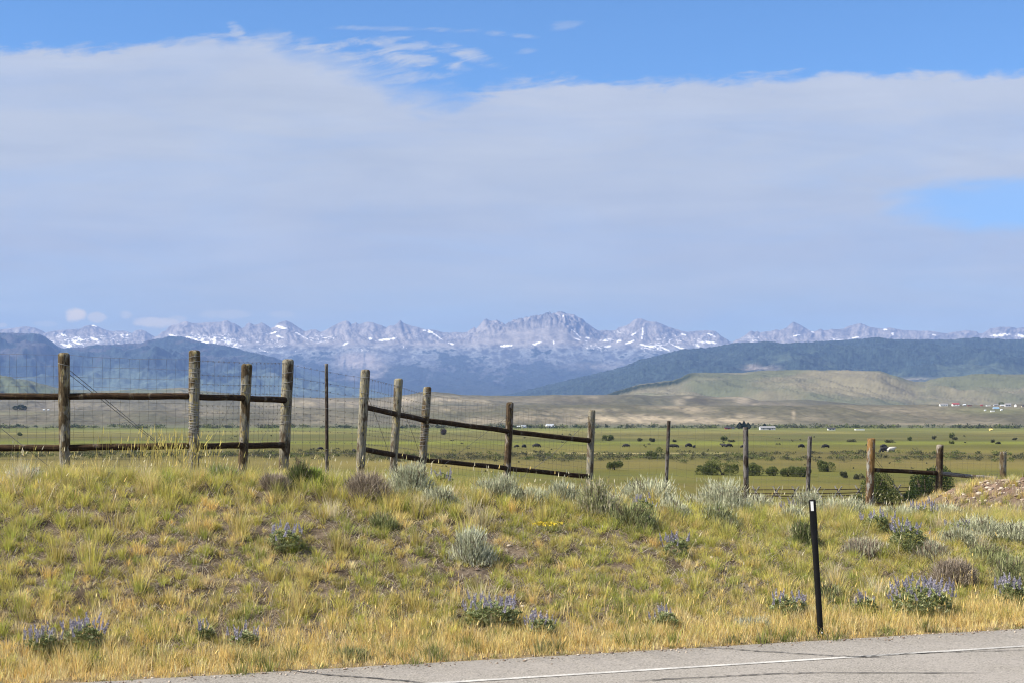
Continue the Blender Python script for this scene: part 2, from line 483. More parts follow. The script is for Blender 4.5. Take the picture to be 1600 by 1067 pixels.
def near_bench():
    px = columns(1.7); a = (px - 800) / F
    ridge = resample([(-330, 641), (0, 640), (200, 641.5), (330, 640), (450, 638), (560, 637), (640, 634), (820, 633.3), (950, 632.6), (1100, 633), (1300, 633.2), (1440, 633), (1600, 632.2), (1930, 631)], px)
    Yr = 2080 + 130 * fbm(px * 0.006, px * 0, 3, seed=51)
    ys = np.concatenate([np.linspace(1525, 2500, 230), np.linspace(2520, 3000, 12)])
    Y = np.repeat(ys[:, None], len(px), 1); X = a[None, :] * Y
    _, zr = at_np(px, ridge, 2080.0)
    s = (Y - 1530) / (Yr[None, :] - 1530)
    gul = ridged(X * 0.0055 + Y * 0.001, Y * 0.0016, 5, gain=.6, seed=52)
    s2 = np.clip(s + 0.22 * gul * sstep(0, .4, s) * (1 - sstep(.8, 1.2, s)), 0, 1)
    prof = 0.35 * s2 + 0.65 * sstep(0.25, 1.0, s2)
    Z = (PLAIN - 0.6) + (zr[None, :] - PLAIN + 0.6) * prof
    Z = Z + 3.2 * fbm(X * 0.008, Y * 0.006, 5, seed=53) * sstep(0.05, .4, s) * (1 - 0.75 * sstep(.8, 1.0, s)) - 4 * sstep(1.05, 2.0, s)
    PX, P = proj(X, Y, Z)
    n = fbm(X * 0.006, Y * 0.006, 5, seed=54); n2 = fbm(X * 0.03, Y * 0.02, 4, seed=55); st = fbm(X * 0.02, Y * 0.002, 3, seed=56)
    c = lerp3((0.145, 0.138, 0.11), (0.225, 0.21, 0.17), sstep(-.4, .4, n + .5 * n2))
    c = lerp3(c, (0.16, 0.165, 0.115), 0.6 * sstep(0.05, .35, -n + .3 * n2))
    c = lerp3(c, (0.105, 0.11, 0.082), 0.65 * sstep(.15, .75, gul) * sstep(.08, .25, s) * (1 - sstep(.9, 1.05, s)))
    c = lerp3(c, (0.24, 0.22, 0.175), 0.6 * sstep(.05, -.5, gul) * sstep(.08, .25, s))
    # pale eroded bluffs
    bl = sstep(785, 830, PX) * (1 - sstep(1160, 1270, PX)) * np.exp(-((P - (650 + (PX - 800) * 0.022)) / 6.5) ** 2)
    pale = np.clip(bl * (0.55 + 0.9 * st + .8 * n2), 0, 1)
    for cx, cy, rx, ry, w in ((755, 657, 28, 5, .8), (1085, 640, 28, 6, .6), (1160, 651, 14, 5, .7), (1190, 652, 9, 2, .6), (1240, 648, 3, 8, .8), (1270, 652, 22, 4, .45), (690, 640, 30, 4, .4), (1040, 636, 40, 3, .4), (920, 640, 60, 3, .35), (1380, 640, 60, 4, .25), (1460, 662, 90, 2, .6), (470, 633, 60, 6, .35)):
        pale = np.maximum(pale, w * np.exp(-((PX - cx) / rx) ** 2 - ((P - cy) / ry) ** 2) * np.clip(0.85 + 1.0 * n2 + .5 * st, 0, 1))
    c = lerp3(c, (0.56, 0.49, 0.39), np.clip(pale * .85, 0, 1))
    # dark sage freckles and the foot of the slope, green irrigated spots
    c = lerp3(c, (0.10, 0.10, 0.075), 0.6 * sstep(0.12, 0.4, fbm(X * 0.09, Y * 0.05, 3, seed=57)))
    c = lerp3(c, (0.15, 0.17, 0.10), 0.8 * sstep(661, 666, P + 3 * n))
    c = lerp3(c, (0.20, 0.22, 0.12), 0.7 * np.exp(-((PX - 1555) / 60) ** 2 - ((P - 641) / 5) ** 2))
    c = lerp3(c, (0.2, 0.22, 0.13), 0.5 * np.exp(-((PX - 20) / 40) ** 2 - ((P - 645) / 3) ** 2))
    BENCH.update(px=px, X=X, Y=Y, Z=Z, P=P)
    terrain('near_hills', X, Y, Z, c * np.array((.63, .60, .54)), M['hills'])
near_bench()

def far_bench():
    px = columns(1.7); a = (px - 800) / F
    ridge = resample([(-330, 618), (0, 620), (200, 621), (330, 620), (455, 620.5), (480, 621), (550, 621), (590, 622), (615, 620.5), (640, 617), (660, 613.5), (680, 613.3), (700, 615.5), (730, 618), (800, 618.5), (840, 618), (865, 616.4), (885, 617.2), (930, 618), (990, 617), (1003, 618), (1020, 619.5), (1060, 618), (1090, 619), (1120, 621), (1150, 619.6), (1170, 622), (1185, 626), (1260, 625), (1300, 628), (1340, 632), (1460, 634), (1930, 636)], px)
    ys = np.linspace(2500, 3900, 150); Yr = 3250.0
    Y = np.repeat(ys[:, None], len(px), 1); X = a[None, :] * Y
    _, zr = at_np(px, ridge, Yr)
    s = (Y - 2500) / (Yr - 2500)
    gul = ridged(X * 0.0036 + Y * 0.001, Y * 0.0012, 5, gain=.6, seed=61)
    s2 = np.clip(s + 0.26 * gul * sstep(0, .4, s) * (1 - sstep(.75, 1.1, s)), 0, 1.0)
    Z = 2 + (zr[None, :] - 2) * (0.3 * s2 + 0.7 * sstep(0.1, 1, s2)) - 45 * np.clip(s - 1.02, 0, 1)
    Z = Z + 2.0 * fbm(X * 0.008, Y * 0.008, 4, seed=63) * sstep(0, .4, s) * (1 - 0.85 * sstep(.8, 1, s))
    PX, P = proj(X, Y, Z)
    n = fbm(X * 0.004, Y * 0.003, 5, seed=64); n2 = fbm(X * 0.02, Y * 0.02, 4, seed=65)
    c = lerp3((0.15, 0.143, 0.115), (0.23, 0.215, 0.175), sstep(-.4, .4, n + .5 * n2))
    c = lerp3(c, (0.17, 0.18, 0.135), 0.55 * sstep(0.0, .3, -n))
    c = lerp3(c, (0.105, 0.11, 0.085), 0.65 * sstep(.15, .75, gul) * sstep(.05, .2, s))
    c = lerp3(c, (0.25, 0.23, 0.185), 0.6 * sstep(.05, -.5, gul) * sstep(.05, .2, s))
    pale = 0 * X
    for cx, cy, rx, ry, w in ((630, 624, 18, 5, .7), (700, 624, 30, 5, .75), (745, 626, 25, 5, .4), (480, 630, 60, 7, .5), (540, 630, 40, 5, .4), (925, 620, 12, 3, .4), (1062, 628, 9, 5, .8), (1075, 620, 10, 2, .7), (1160, 625, 12, 6, .8), (1135, 621, 28, 1.6, .6), (1180, 631, 8, 2, .7), (590, 640, 35, 5, .35)):
        pale = np.maximum(pale, w * np.exp(-((PX - cx) / rx) ** 2 - ((P - cy) / ry) ** 2) * np.clip(0.85 + 1.2 * n2, 0, 1))
    c = lerp3(c, (0.54, 0.48, 0.39), np.clip(pale * .95, 0, 1))
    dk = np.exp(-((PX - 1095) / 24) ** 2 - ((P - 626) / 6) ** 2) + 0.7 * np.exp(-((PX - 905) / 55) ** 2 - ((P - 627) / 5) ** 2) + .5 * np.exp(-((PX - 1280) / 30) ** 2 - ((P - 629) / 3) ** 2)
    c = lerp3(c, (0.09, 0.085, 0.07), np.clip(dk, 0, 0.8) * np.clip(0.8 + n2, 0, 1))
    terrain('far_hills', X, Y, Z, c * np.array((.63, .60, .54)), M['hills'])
far_bench()

def foothills():
    px = columns(1.5); a = (px - 800) / F
    ridge = resample([(-330, 584), (-100, 587), (0, 590), (20, 592), (40, 596), (60, 602), (90, 609), (160, 613), (240, 610), (280, 607.5), (310, 612), (400, 622), (560, 624), (900, 624), (955, 617), (975, 611), (1000, 603.5), (1030, 600.5), (1050, 598), (1065, 593), (1075, 587), (1085, 585), (1120, 585), (1160, 586.3), (1180, 584.5), (1200, 584), (1250, 583), (1300, 583), (1350, 583.5), (1376, 584), (1390, 589), (1402, 592), (1415, 596.5), (1430, 600), (1445, 600.5), (1455, 597), (1475, 593), (1500, 592), (1520, 588), (1560, 588), (1600, 589), (1930, 586)], px)
    ridge = ridge + 0.5 * fbm(px * 0.05, px * 0, 3, seed=70)
    ys = np.linspace(3700, 6900, 220); Yr = 5800.0
    Y = np.repeat(ys[:, None], len(px), 1); X = a[None, :] * Y
    _, zr = at_np(px, ridge, Yr)
    s = (Y - 3700) / (Yr - 3700)
    gul = ridged(X * 0.0021 + Y * 0.0009, Y * 0.0006, 6, gain=.6, seed=71)
    s2 = np.clip(s + 0.28 * gul * sstep(0, .5, s) * (1 - sstep(.75, 1.05, s)), 0, 1.0)
    Z = 8 + (zr[None, :] - 8) * (0.25 * s2 + 0.75 * sstep(0.2, 1, s2)) - 260 * np.clip(s - 1.02, 0, 1)
    PX, P = proj(X, Y, Z)
    n = fbm(X * 0.0022, Y * 0.0016, 5, seed=74); n2 = fbm(X * 0.01, Y * 0.008, 4, seed=75)
    c = lerp3((0.165, 0.165, 0.13), (0.24, 0.23, 0.18), sstep(-.4, .4, n + .4 * n2))
    c = lerp3(c, (0.12, 0.15, 0.10), 0.65 * sstep(0.0, .35, -n + .3 * gul))
    c = lerp3(c, (0.10, 0.10, 0.09), 0.6 * np.exp(-((PX - 1405) / 25) ** 2 - ((P - 606) / 9) ** 2) * np.clip(.7 + n2, 0, 1))
    # conifers of the left edge of the hill
    edge = np.exp(-((P - np.interp(PX, [940, 955, 975, 1000, 1030, 1050, 1065, 1075, 1090], [621, 618.5, 612.5, 605, 602, 599.5, 594.5, 588.5, 584])) / 3.4) ** 2) * sstep(935, 960, PX) * (1 - sstep(1070, 1095, PX))
    c = lerp3(c, (0.025, 0.04, 0.025), np.clip(1.3 * edge + .3 * edge * n2, 0, 1))
    Z = Z + edge * 9 * (0.6 + perlin(X * 0.05, Y * 0.05, 77))
    c = lerp3(c, (0.10, 0.14, 0.10), 0.6 * sstep(300, 120, PX))
    terrain('foothills', X, Y, Z, c * np.array((.66, .62, .50)), M['foothills'])
foothills()

def forest_ridge():
    px = columns(1.2); a = (px - 800) / F
    ridge = resample([(-330, 640), (700, 632), (800, 618), (850, 606), (905, 592), (957, 583), (980, 576), (1002, 566), (1020, 562), (1040, 557), (1060, 554), (1080, 552), (1100, 550), (1120, 547), (1140, 544), (1160, 542.5), (1175, 542), (1200, 540), (1240, 538), (1280, 536), (1320, 535.7), (1360, 535), (1420, 536), (1460, 536), (1520, 535.5), (1545, 533.6), (1600, 534), (1930, 530)], px)
    ys = np.linspace(7400, 14000, 260); Yr = 12500.0
    ridge = ridge + 0.7 * fbm(px * 0.3, px * 0, 3, seed=80)
    Y = np.repeat(ys[:, None], len(px), 1); X = a[None, :] * Y
    _, zr = at_np(px, ridge, Yr)
    s = (Y - 7400) / (Yr - 7400)
    gul = ridged(X * 0.0011, Y * 0.0007, 5, seed=81)
    s2 = np.clip(s + 0.16 * gul * sstep(0, .5, s) * (1 - sstep(.8, 1.05, s)), 0, 1.0)
    Z = 20 + (zr[None, :] - 20) * (0.35 * s2 + 0.65 * sstep(0.0, 1, s2)) - 500 * np.clip(s - 1.02, 0, 1)
    trees = np.abs(perlin(X * 0.02, Y * 0.02, 83)) * 14
    n = fbm(X * 0.0014, Y * 0.0008, 5, seed=84); n2 = fbm(X * 0.006, Y * 0.004, 5, seed=85)
    PX, P = proj(X, Y, Z)
    mead = sstep(0.05, 0.3, n + 0.6 * n2 + 0.012 * (P - 572)) * sstep(541, 552, P) * sstep(1060, 1190, PX)
    ft = perlin(PX * .42, P * .62, 86) + .6 * perlin(PX * .9, P * 1.3, 87)
    c = lerp3((0.014, 0.026, 0.026), (0.034, 0.052, 0.046), sstep(-.45, .45, .6 * n2 + .7 * ft))
    c = lerp3(c, (0.066, 0.088, 0.062), 0.7 * mead * (1 - .35 * sstep(0, .5, ft)))
    rk = np.clip(np.exp(-((PX - 1175) / 12) ** 2 - ((P - 575) / 5) ** 2) + np.exp(-((PX - 1200) / 16) ** 2 - ((P - 576) / 5) ** 2) + .8 * np.exp(-((PX - 1440) / 50) ** 2 - ((P - 595) / 4) ** 2), 0, 1)
    c = lerp3(c, (0.30, 0.25, 0.22), rk * np.clip(.5 + 1.6 * n2, 0, 1))
    Z = Z + trees * (1 - mead) * sstep(0.1, .3, s)
    terrain('forested_ridge', X, Y, Z, c, M['forest'])
forest_ridge()

def left_ridge():
    px = columns(1.3, -330, 1000); a = (px - 800) / F
    ridge = resample([(-330, 520), (-100, 529), (0, 532), (20, 531.3), (40, 532), (60, 534), (70, 538), (80, 544), (88, 549), (95, 553), (130, 552), (160, 549), (200, 546), (215, 544), (228, 539.5), (240, 537.5), (260, 537), (290, 538), (310, 540), (330, 544), (345, 548), (370, 553), (400, 559), (430, 568), (460, 578), (500, 592), (540, 603), (620, 618), (700, 630), (1000, 640)], px)
    ridge = ridge + 0.6 * fbm(px * 0.25, px * 0, 3, seed=90)
    ys = np.linspace(9200, 18000, 240); Yr = 16500.0
    Y = np.repeat(ys[:, None], len(px), 1); X = a[None, :] * Y
    _, zr = at_np(px, ridge, Yr)
    s = (Y - 9200) / (Yr - 9200)
    gul = ridged(X * 0.0009, Y * 0.0006, 5, seed=91)
    s2 = np.clip(s + 0.22 * gul * sstep(0, .5, s) * (1 - sstep(.8, 1.05, s)), 0, 1.0)
    Z = 20 + (zr[None, :] - 20) * (0.2 * s2 + 0.8 * sstep(0.05, 1, s2)) - 600 * np.clip(s - 1.02, 0, 1)
    n = fbm(X * 0.0011, Y * 0.0007, 5, seed=94); n2 = fbm(X * 0.005, Y * 0.004, 5, seed=95)
    PX, P = proj(X, Y, Z)
    ft = perlin(PX * .42, P * .62, 96) + .6 * perlin(PX * .9, P * 1.3, 97)
    c = lerp3((0.014, 0.026, 0.028), (0.036, 0.052, 0.05), sstep(-.45, .45, .6 * n2 + .7 * ft))
    mead = sstep(0.0, 0.3, n + .4 * n2 + 0.02 * (P - 583))
    c = lerp3(c, (0.085, 0.115, 0.095), 0.8 * mead)
    burn = sstep(0.02, 0.3, n2 - n) * sstep(585, 545, P)
    c = lerp3(c, (0.065, 0.055, 0.058), 0.7 * burn)
    c = lerp3(c, (0.13, 0.115, 0.11), 0.6 * sstep(0.15, 0.4, n2 + .4 * gul - .5) * sstep(600, 570, P))
    Z = Z + np.abs(perlin(X * 0.018, Y * 0.018, 93)) * 12 * (1 - mead) * sstep(0.1, .3, s)
    terrain('burned_ridge', X, Y, Z, c, M['forest'])
left_ridge()

RIDGE = [(-330, 522), (-250, 508), (-180, 516), (-120, 505), (-60, 517), (0, 515), (10, 514), (25, 512), (40, 510), (55, 513), (65, 517), (70, 520), (85, 517), (95, 516), (110, 515), (125, 514), (130, 510), (140, 508), (147, 508), (155, 512), (165, 516), (175, 518), (180, 517), (195, 517), (205, 521), (210, 517), (220, 515), (227, 518), (235, 523), (241, 526),
 (245, 525), (252, 519), (258, 517), (262, 512), (266, 509), (278, 506), (285, 503), (290, 502), (298, 505), (310, 505), (325, 504), (345, 503), (350, 501), (355, 501), (360, 504), (367, 506), (372, 509), (377, 513), (381, 512), (384, 507), (388, 504), (393, 506), (396, 508), (400, 507), (404, 506), (408, 504), (414, 507), (419, 510), (423, 513), (428, 511), (434, 505),
 (440, 503), (446, 501), (452, 503), (460, 508), (468, 513), (476, 518), (480, 517), (486, 515), (494, 515), (500, 519), (507, 517), (515, 512), (525, 507), (533, 503), (540, 501), (545, 503), (549, 507), (556, 504), (561, 507), (567, 505), (573, 503), (582, 504), (590, 507), (597, 509), (603, 512), (609, 509), (615, 509), (620, 506), (625, 500), (630, 505),
 (638, 508), (645, 510), (652, 511), (658, 513), (665, 515), (672, 515), (680, 516), (690, 519), (700, 520), (712, 519), (722, 520), (730, 519), (736, 514), (741, 511), (744, 514), (750, 507), (757, 499), (760, 498), (765, 502), (772, 501), (780, 502), (786, 506), (791, 511), (797, 506), (803, 503), (811, 504), (816, 503), (822, 499), (828, 502), (833, 498), (838, 499),
 (841, 498), (846, 495), (850, 494), (852, 492), (860, 492), (868, 491), (876, 489.5), (885, 490), (892, 491), (898, 492), (904, 496), (910, 498), (916, 504), (923, 509), (930, 514), (936, 517), (945, 516), (955, 517), (963, 516), (966, 512), (972, 511), (978, 509), (984, 506), (990, 501), (996, 498), (1003, 498), (1010, 501), (1018, 503), (1026, 503), (1034, 506),
 (1045, 511), (1055, 514), (1065, 517), (1075, 519), (1090, 517), (1105, 516.5), (1117, 517), (1123, 521), (1130, 528), (1138, 533), (1144, 537), (1150, 532), (1156, 529), (1165, 524), (1172, 518), (1175, 517), (1180, 519), (1184, 517), (1188, 520), (1197, 518), (1204, 518), (1213, 515), (1220, 516), (1230, 512), (1236, 506),
 (1241, 503), (1248, 506), (1255, 510), (1263, 515), (1270, 518), (1276, 517), (1283, 514), (1288, 516), (1295, 516), (1300, 514), (1308, 515), (1318, 514), (1326, 510), (1337, 507), (1345, 505), (1353, 508), (1360, 511), (1372, 513), (1382, 514), (1390, 512), (1400, 514), (1412, 516), (1440, 517),
 (1450, 517), (1460, 518), (1470, 520), (1480, 521), (1490, 519), (1500, 518), (1510, 516), (1520, 517), (1527, 518), (1531, 521), (1537, 521), (1543, 517), (1549, 513), (1555, 513), (1563, 511), (1580, 511), (1590, 513), (1600, 512), (1680, 508), (1760, 516), (1930, 512)]

def mountains():
    px = columns(1.15); a = (px - 800) / F
    r = resample(RIDGE, px) + 0.7 * fbm(px * 0.35, px * 0, 3, seed=100)
    Yr = 22000.0; Y0 = 13500.0
    ys = np.concatenate([np.linspace(Y0, 18500, 170), np.linspace(18530, 22000, 260), np.linspace(22050, 23500, 16)])
    Y = np.repeat(ys[:, None], len(px), 1); X = a[None, :] * Y
    s = (Y - Y0) / (Yr - Y0)
    pxx = np.repeat(px[None, :], len(ys), 0)
    foot = 548 + 5 * fbm(px * 0.012, px * 0, 3, seed=101)
    base = np.stack([np.interp(s[:, 0], [0, .30, .52, .70], [618, 592, 566, 0]) for _ in (0,)], -1)
    footP = 546 + 7 * fbm(px * 0.011, px * 0, 3, seed=101)
    low = np.interp(s, [0, .30, .52, .64, 1.2], [620, 596, 571, 0, 0])
    low = np.where(s > .52, 571 + (footP[None, :] - 571) * np.clip((s - .52) / .14, 0, 1), low)
    t = np.clip((s - .62) / .38, 0, 1)
    # each peak stands on a cone of spurs: the crest line is smoothed and warped with distance from it
    def blur(sig):
        k = np.exp(-0.5 * (np.arange(-60, 61) * 1.15 / sig) ** 2); k /= k.sum()
        return np.convolve(np.pad(r, 60, mode='edge'), k, 'valid')
    lv = [r, blur(4.0), blur(9.0), blur(18.0)]
    ww = (1 - t)
    wp = px[None, :] + ww * (26 * fbm(pxx * 0.022, t * 1.6 + 4, 3, seed=102) + 9 * perlin(pxx * 0.09, t * 4.0, 103))
    rs = np.zeros_like(t)
    w3 = np.clip(ww * 3.2, 0, 3)
    for q in range(4):
        wq = np.clip(1 - np.abs(w3 - q), 0, 1); rs = rs + wq * np.interp(wp, px, lv[q])
    mass = np.exp(-((pxx - 830) / 85.0) ** 2)                      # sheer massif
    shape = (0.62 * t + 0.38 * t ** 3) * (1 - mass) + mass * np.clip(t / .55, 0, 1) ** 0.8
    py = low + (rs - low) * shape
    _, Z = at_np(pxx, py, Y)
    unit = Y / F
    rn = ridged(X * 0.0013, Y * 0.0007, 6, gain=0.55, seed=104); fb = fbm(X * 0.0006, Y * 0.0004, 6, gain=.6, seed=105)
    amp = np.interp(s, [0, .2, .45, .62, .78, .93, 1.0], [4, 12, 13, 8, 4.5, 2.2, 0.0])
    Z = Z + unit * amp * (0.75 * rn + 0.9 * fb - 0.15)
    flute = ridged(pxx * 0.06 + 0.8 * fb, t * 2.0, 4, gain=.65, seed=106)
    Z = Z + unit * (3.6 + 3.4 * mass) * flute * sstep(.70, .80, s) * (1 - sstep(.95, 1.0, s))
    Z = Z - unit * 300 * np.clip(s - 1.0, 0, 1)
    PX, P = proj(X, Y, Z)
    n = fbm(PX * 0.016, P * 0.03, 4, seed=108); n2 = fbm(PX * 0.07, P * 0.13, 5, gain=.65, seed=109)
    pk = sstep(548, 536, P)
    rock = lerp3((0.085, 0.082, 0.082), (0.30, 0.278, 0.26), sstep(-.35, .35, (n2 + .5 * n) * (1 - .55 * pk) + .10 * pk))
    rock = lerp3(rock, (0.045, 0.05, 0.058), (.5 + .3 * mass) * sstep(.35, .85, flute) * sstep(.72, .8, s))  # relief shade painted into the rock colour along the flutes
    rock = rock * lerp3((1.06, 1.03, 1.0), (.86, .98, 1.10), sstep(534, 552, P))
    # forest fills the lower ground between bare slabs
    fm = sstep(-0.09, 0.11, n2 * .9 + 0.75 * n + 0.013 * (P - 566)) * sstep(536, 548, P + 7 * n)
    c = lerp3(rock, (0.018, 0.03, 0.03), 0.93 * fm)
    cliff = np.exp(-((PX - 560) / 34) ** 4 - ((P - 563) / 13) ** 4)
    rib = ridged(PX * .10 + P * .01, P * .018, 3, seed=119)
    c = lerp3(c, lerp3((.08, .085, .09), (0.30, 0.265, 0.25), sstep(-.25, .35, rib + .5 * n2)), np.clip(.9 * cliff, 0, 1))
    sl_ = np.exp(-((PX - 580 + (P - 590) * .8) / 16) ** 2 - ((P - 578) / 20) ** 2) + .8 * np.exp(-((PX - 552) / 8) ** 2 - ((P - 590) / 5) ** 2) + .6 * np.exp(-((PX - 935) / 60) ** 2 - ((P - 572) / 6) ** 2)
    c = lerp3(c, (0.26, 0.235, 0.225), np.clip(sl_ * (.55 + 1.4 * n2), 0, .85))
    # snow: thin curved streaks in gullies and on the benches at the feet of the peaks
    dens = np.interp(PX, [-300, 0, 60, 150, 260, 370, 450, 560, 640, 700, 760, 900, 940, 1050, 1150, 1200, 1320, 1500, 1550, 1600], [.7, .7, .9, .95, 1., .9, .8, .4, .45, .3, 0, 0, .8, .8, .8, .3, .15, .2, .3, .3])
    wob = 2.0 * fbm(PX * .03, P * .06, 3, seed=113)
    st1 = 1 - 4.2 * np.abs(perlin(PX * 0.028 + P * 0.05 + wob, P * 0.19 - PX * 0.012 + wob, 111))
    st2 = 1 - 4.2 * np.abs(perlin(PX * 0.036 - P * 0.06 + wob, P * 0.17 + PX * 0.014, 114))
    sn2 = fbm(PX * 0.22, P * 0.42, 3, gain=.6, seed=112)
    patch = fbm(PX * .018, P * .05, 3, seed=115)
    band = np.interp(P, [500, 508, 520, 530, 543, 550, 556], [-.9, -.45, -.12, .10, .06, -.2, -1.2])
    snow = sstep(0.92, 1.06, np.maximum(st1, st2) + .35 * sn2 + .8 * patch + .45 * (dens - 1) + band)
    snow = snow * sstep(0, .15, dens)
    for cx, cy, rx, ry, ang in ((147, 509, 4, 1.5, .3), (148, 530, 9, 1.8, .35), (108, 540, 4, 4, 0), (270, 525, 7, 1.6, .4), (285, 531, 9, 2, -.35), (310, 534, 11, 2, -.5), (335, 533, 2.4, 8, .1), (357, 535, 5, 3, .4), (368, 538, 4, 1.6, -.5), (440, 512, 9, 2.2, .25), (424, 521, 9, 1.2, -.25), (470, 524, 9, 1.3, .5), (436, 526, 7, 1.3, .3), (600, 531, 10, 1.8, -.15), (612, 529.5, 7, 1.4, -.2), (578, 529, 4, 1.8, 0), (540, 537, 5, 1.8, -.5), (680, 523, 12, 1.2, .62), (672, 519, 4, 1.6, .2), (664, 516.5, 3, 1, 0), (790, 540, 11, 1.6, -.05), (705, 537, 5, 1.2, .3), (838, 537, 7, 1.9, -.35), (865, 535, 1, 3, 0), (900, 521, 8, .9, .75), (902, 530, 5, 1, .35), (918, 528, 3, 1.6, 0), (880, 493, 1.2, 2, 0), (945, 532, 7, 1.3, 0), (967, 533, 4, 1.6, -.3), (985, 534, 8, 1.4, -.4), (990, 522, 4, 1.3, -.6), (1004, 520, 1.4, 9, .1), (950, 541, 5, 2, 0), (1010, 540, 11, 1.3, .25), (1040, 545, 8, 1.3, .4), (1110, 535, 10, 1.5, .1), (1062, 543, 11, 1.4, .35), (1090, 540, 4, 1.8, .4), (1112, 524, 7, 1.2, .4), (1068, 523, 4, 1.4, .2), (1145, 541, 9, 1.6, .2), (1246, 524, 5, 1.3, -.2), (1268, 518, 5, .9, .5), (1335, 528, 8, 1.2, -.15), (1395, 522, 2.5, 2.4, .2), (1383, 515, 3, 1.4, .2), (1562, 524, 13, 2.2, -.08), (1595, 525, 7, 2.2, .1), (1509, 533, 3.4, 2.2, .5), (1460, 524, 4, 1, .2), (1175, 541, 7, 1.4, -.4), (28, 528, 6, 1.6, -.4), (14, 529, 2, 4.5, -.1), (27, 524, 1.6, 5, -.3), (100, 524, 5, 1.5, .4), (123, 529, 6, 1.4, .3), (100, 539, 5, 1.5, .4), (180, 540, 5, 1.4, -.2), (200, 541, 5, 1.8, .2)):
        dx = PX - cx; dy = P - cy
        ca, sa = math.cos(ang), math.sin(ang)
        e = ((dx * ca + dy * sa) / rx) ** 2 + ((-dx * sa + dy * ca) / ry) ** 2
        snow = np.maximum(snow, sstep(1.2, .6, e + 2.4 * sn2))
    snow = snow * (s < 1.01) * sstep(.50, .6, s)
    c = lerp3(c, (0.85, 0.83, 0.80), np.clip(snow, 0, 1))
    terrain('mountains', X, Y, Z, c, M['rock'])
mountains()

# ------------------------------------------------------------------ vegetation generators
def blades(p, head, L, w, lean, colr, tip=None, yaw=None, bend=0.6):
    """tapered blades: 5 vertices each"""
    n = len(p)
    d = np.stack([np.cos(head), np.sin(head), np.zeros(n)], -1)
    if yaw is None: yaw = RNG.uniform(0, math.pi, n)
    s = np.stack([np.cos(yaw), np.sin(yaw), np.zeros(n)], -1) * (w * 0.5)[:, None]
    up = np.array((0, 0, 1.0))
    l1 = lean * (1 - bend * 0.5); l2 = np.minimum(lean * (1 + bend), 1.75)
    m = p + (d * np.sin(l1)[:, None] + up * np.cos(l1)[:, None]) * (L * 0.55)[:, None]
    t = m + (d * np.sin(l2)[:, None] + up * np.cos(l2)[:, None]) * (L * 0.45)[:, None]
    V = np.stack([p - s, p + s, m - s * .8, m + s * .8, t], 1)
    b = (np.arange(n) * 5)[:, None]
    Q = b + np.array([0, 1, 3, 2]); T = b + np.array([2, 3, 4])
    if tip is None: tip = colr
    C = np.stack([colr, colr, colr * .5 + tip * .5, colr * .5 + tip * .5, tip], 1)
    return V.reshape(-1, 3), Q, T, C.reshape(-1, 3)

class Leaves:
    def __init__(s): s.V = []; s.Q = []; s.T = []; s.C = []; s.n = 0
    def add(s, V, Q, T, C):
        s.V.append(V); s.C.append(C); s.Q.append(Q + s.n); s.T.append(T + s.n); s.n += len(V)
    def quads(s, p, axis_a, axis_b, colr):
        V = np.stack([p - axis_a - axis_b, p + axis_a - axis_b, p + axis_a + axis_b, p - axis_a + axis_b], 1)
        n = len(p); Q = (np.arange(n) * 4)[:, None] + np.arange(4)
        s.add(V.reshape(-1, 3), Q, np.zeros((0, 3), int), np.repeat(colr, 4, 0))
    def mesh(s, name, mat):
        return np_mesh(name, np.concatenate(s.V), np.concatenate(s.Q), np.concatenate(s.T), np.concatenate(s.C), mat)

def pick(pal, n, var=0.15, wts=None):
    pal = np.array(pal, float)
    i = RNG.choice(len(pal), n, p=wts)
    return pal[i] * (1 + RNG.normal(0, var, (n, 1)))

GREEN = [(.38, .40, .085), (.49, .47, .11), (.30, .335, .08), (.54, .49, .15)]
OLIVE = [(.44, .39, .115), (.55, .46, .14), (.62, .51, .20), (.34, .31, .10)]
STRAW = [(.76, .56, .21), (.84, .65, .28), (.68, .49, .17), (.80, .66, .36)]
BLEACH = [(.62, .56, .40), (.54, .49, .37), (.70, .64, .46)]
GREYL = [(.42, .38, .32), (.32, .28, .235), (.54, .49, .41), (.19, .155, .125), (.46, .38, .25)]

def clump_batch(L, cx, cy, nb, rad, length, width, pal, lean0=0.25, lean1=0.8, tipmix=0.35, bias=0.12):
    """one clump per (cx, cy): nb blades each"""
    n = len(cx)
    idx = np.repeat(np.arange(n), nb)
    k = len(idx)
    r = np.abs(RNG.normal(0, 0.5, k)) * rad[idx]; th = RNG.uniform(0, 2 * math.pi, k)
    x = cx[idx] + r * np.cos(th); y = cy[idx] + r * np.sin(th)
    z = gz(x, y) - 0.01
    head = th + RNG.normal(0, 0.6, k)
    lean = lean0 + (lean1 - lean0) * np.clip(r / rad[idx], 0, 1) * RNG.uniform(.4, 1.3, k) + RNG.uniform(0, .15, k)
    Ln = length[idx] * RNG.uniform(.45, 1.1, k)
    base = pick(pal, n, 0.12)[idx] * (1 + RNG.normal(0, .16, (k, 1)))
    base = np.clip(base * (1 + RNG.normal(0, .05, (k, 3))), .01, .9)
    dead = RNG.uniform(0, 1, k) < .16
    base[dead] = np.array((.46, .39, .25)) * RNG.uniform(.6, 1.2, (int(dead.sum()), 1))
    tip = base * (1 - tipmix) + np.array((.55, .45, .22)) * tipmix
    p = np.stack([x, y, z], -1)
    V, Q, T, C = blades(p, head, Ln, np.full(k, width) * RNG.uniform(.6, 1.3, k), lean, base, tip)
    V[:, 0] += 0
    L.add(V, Q, T, C)

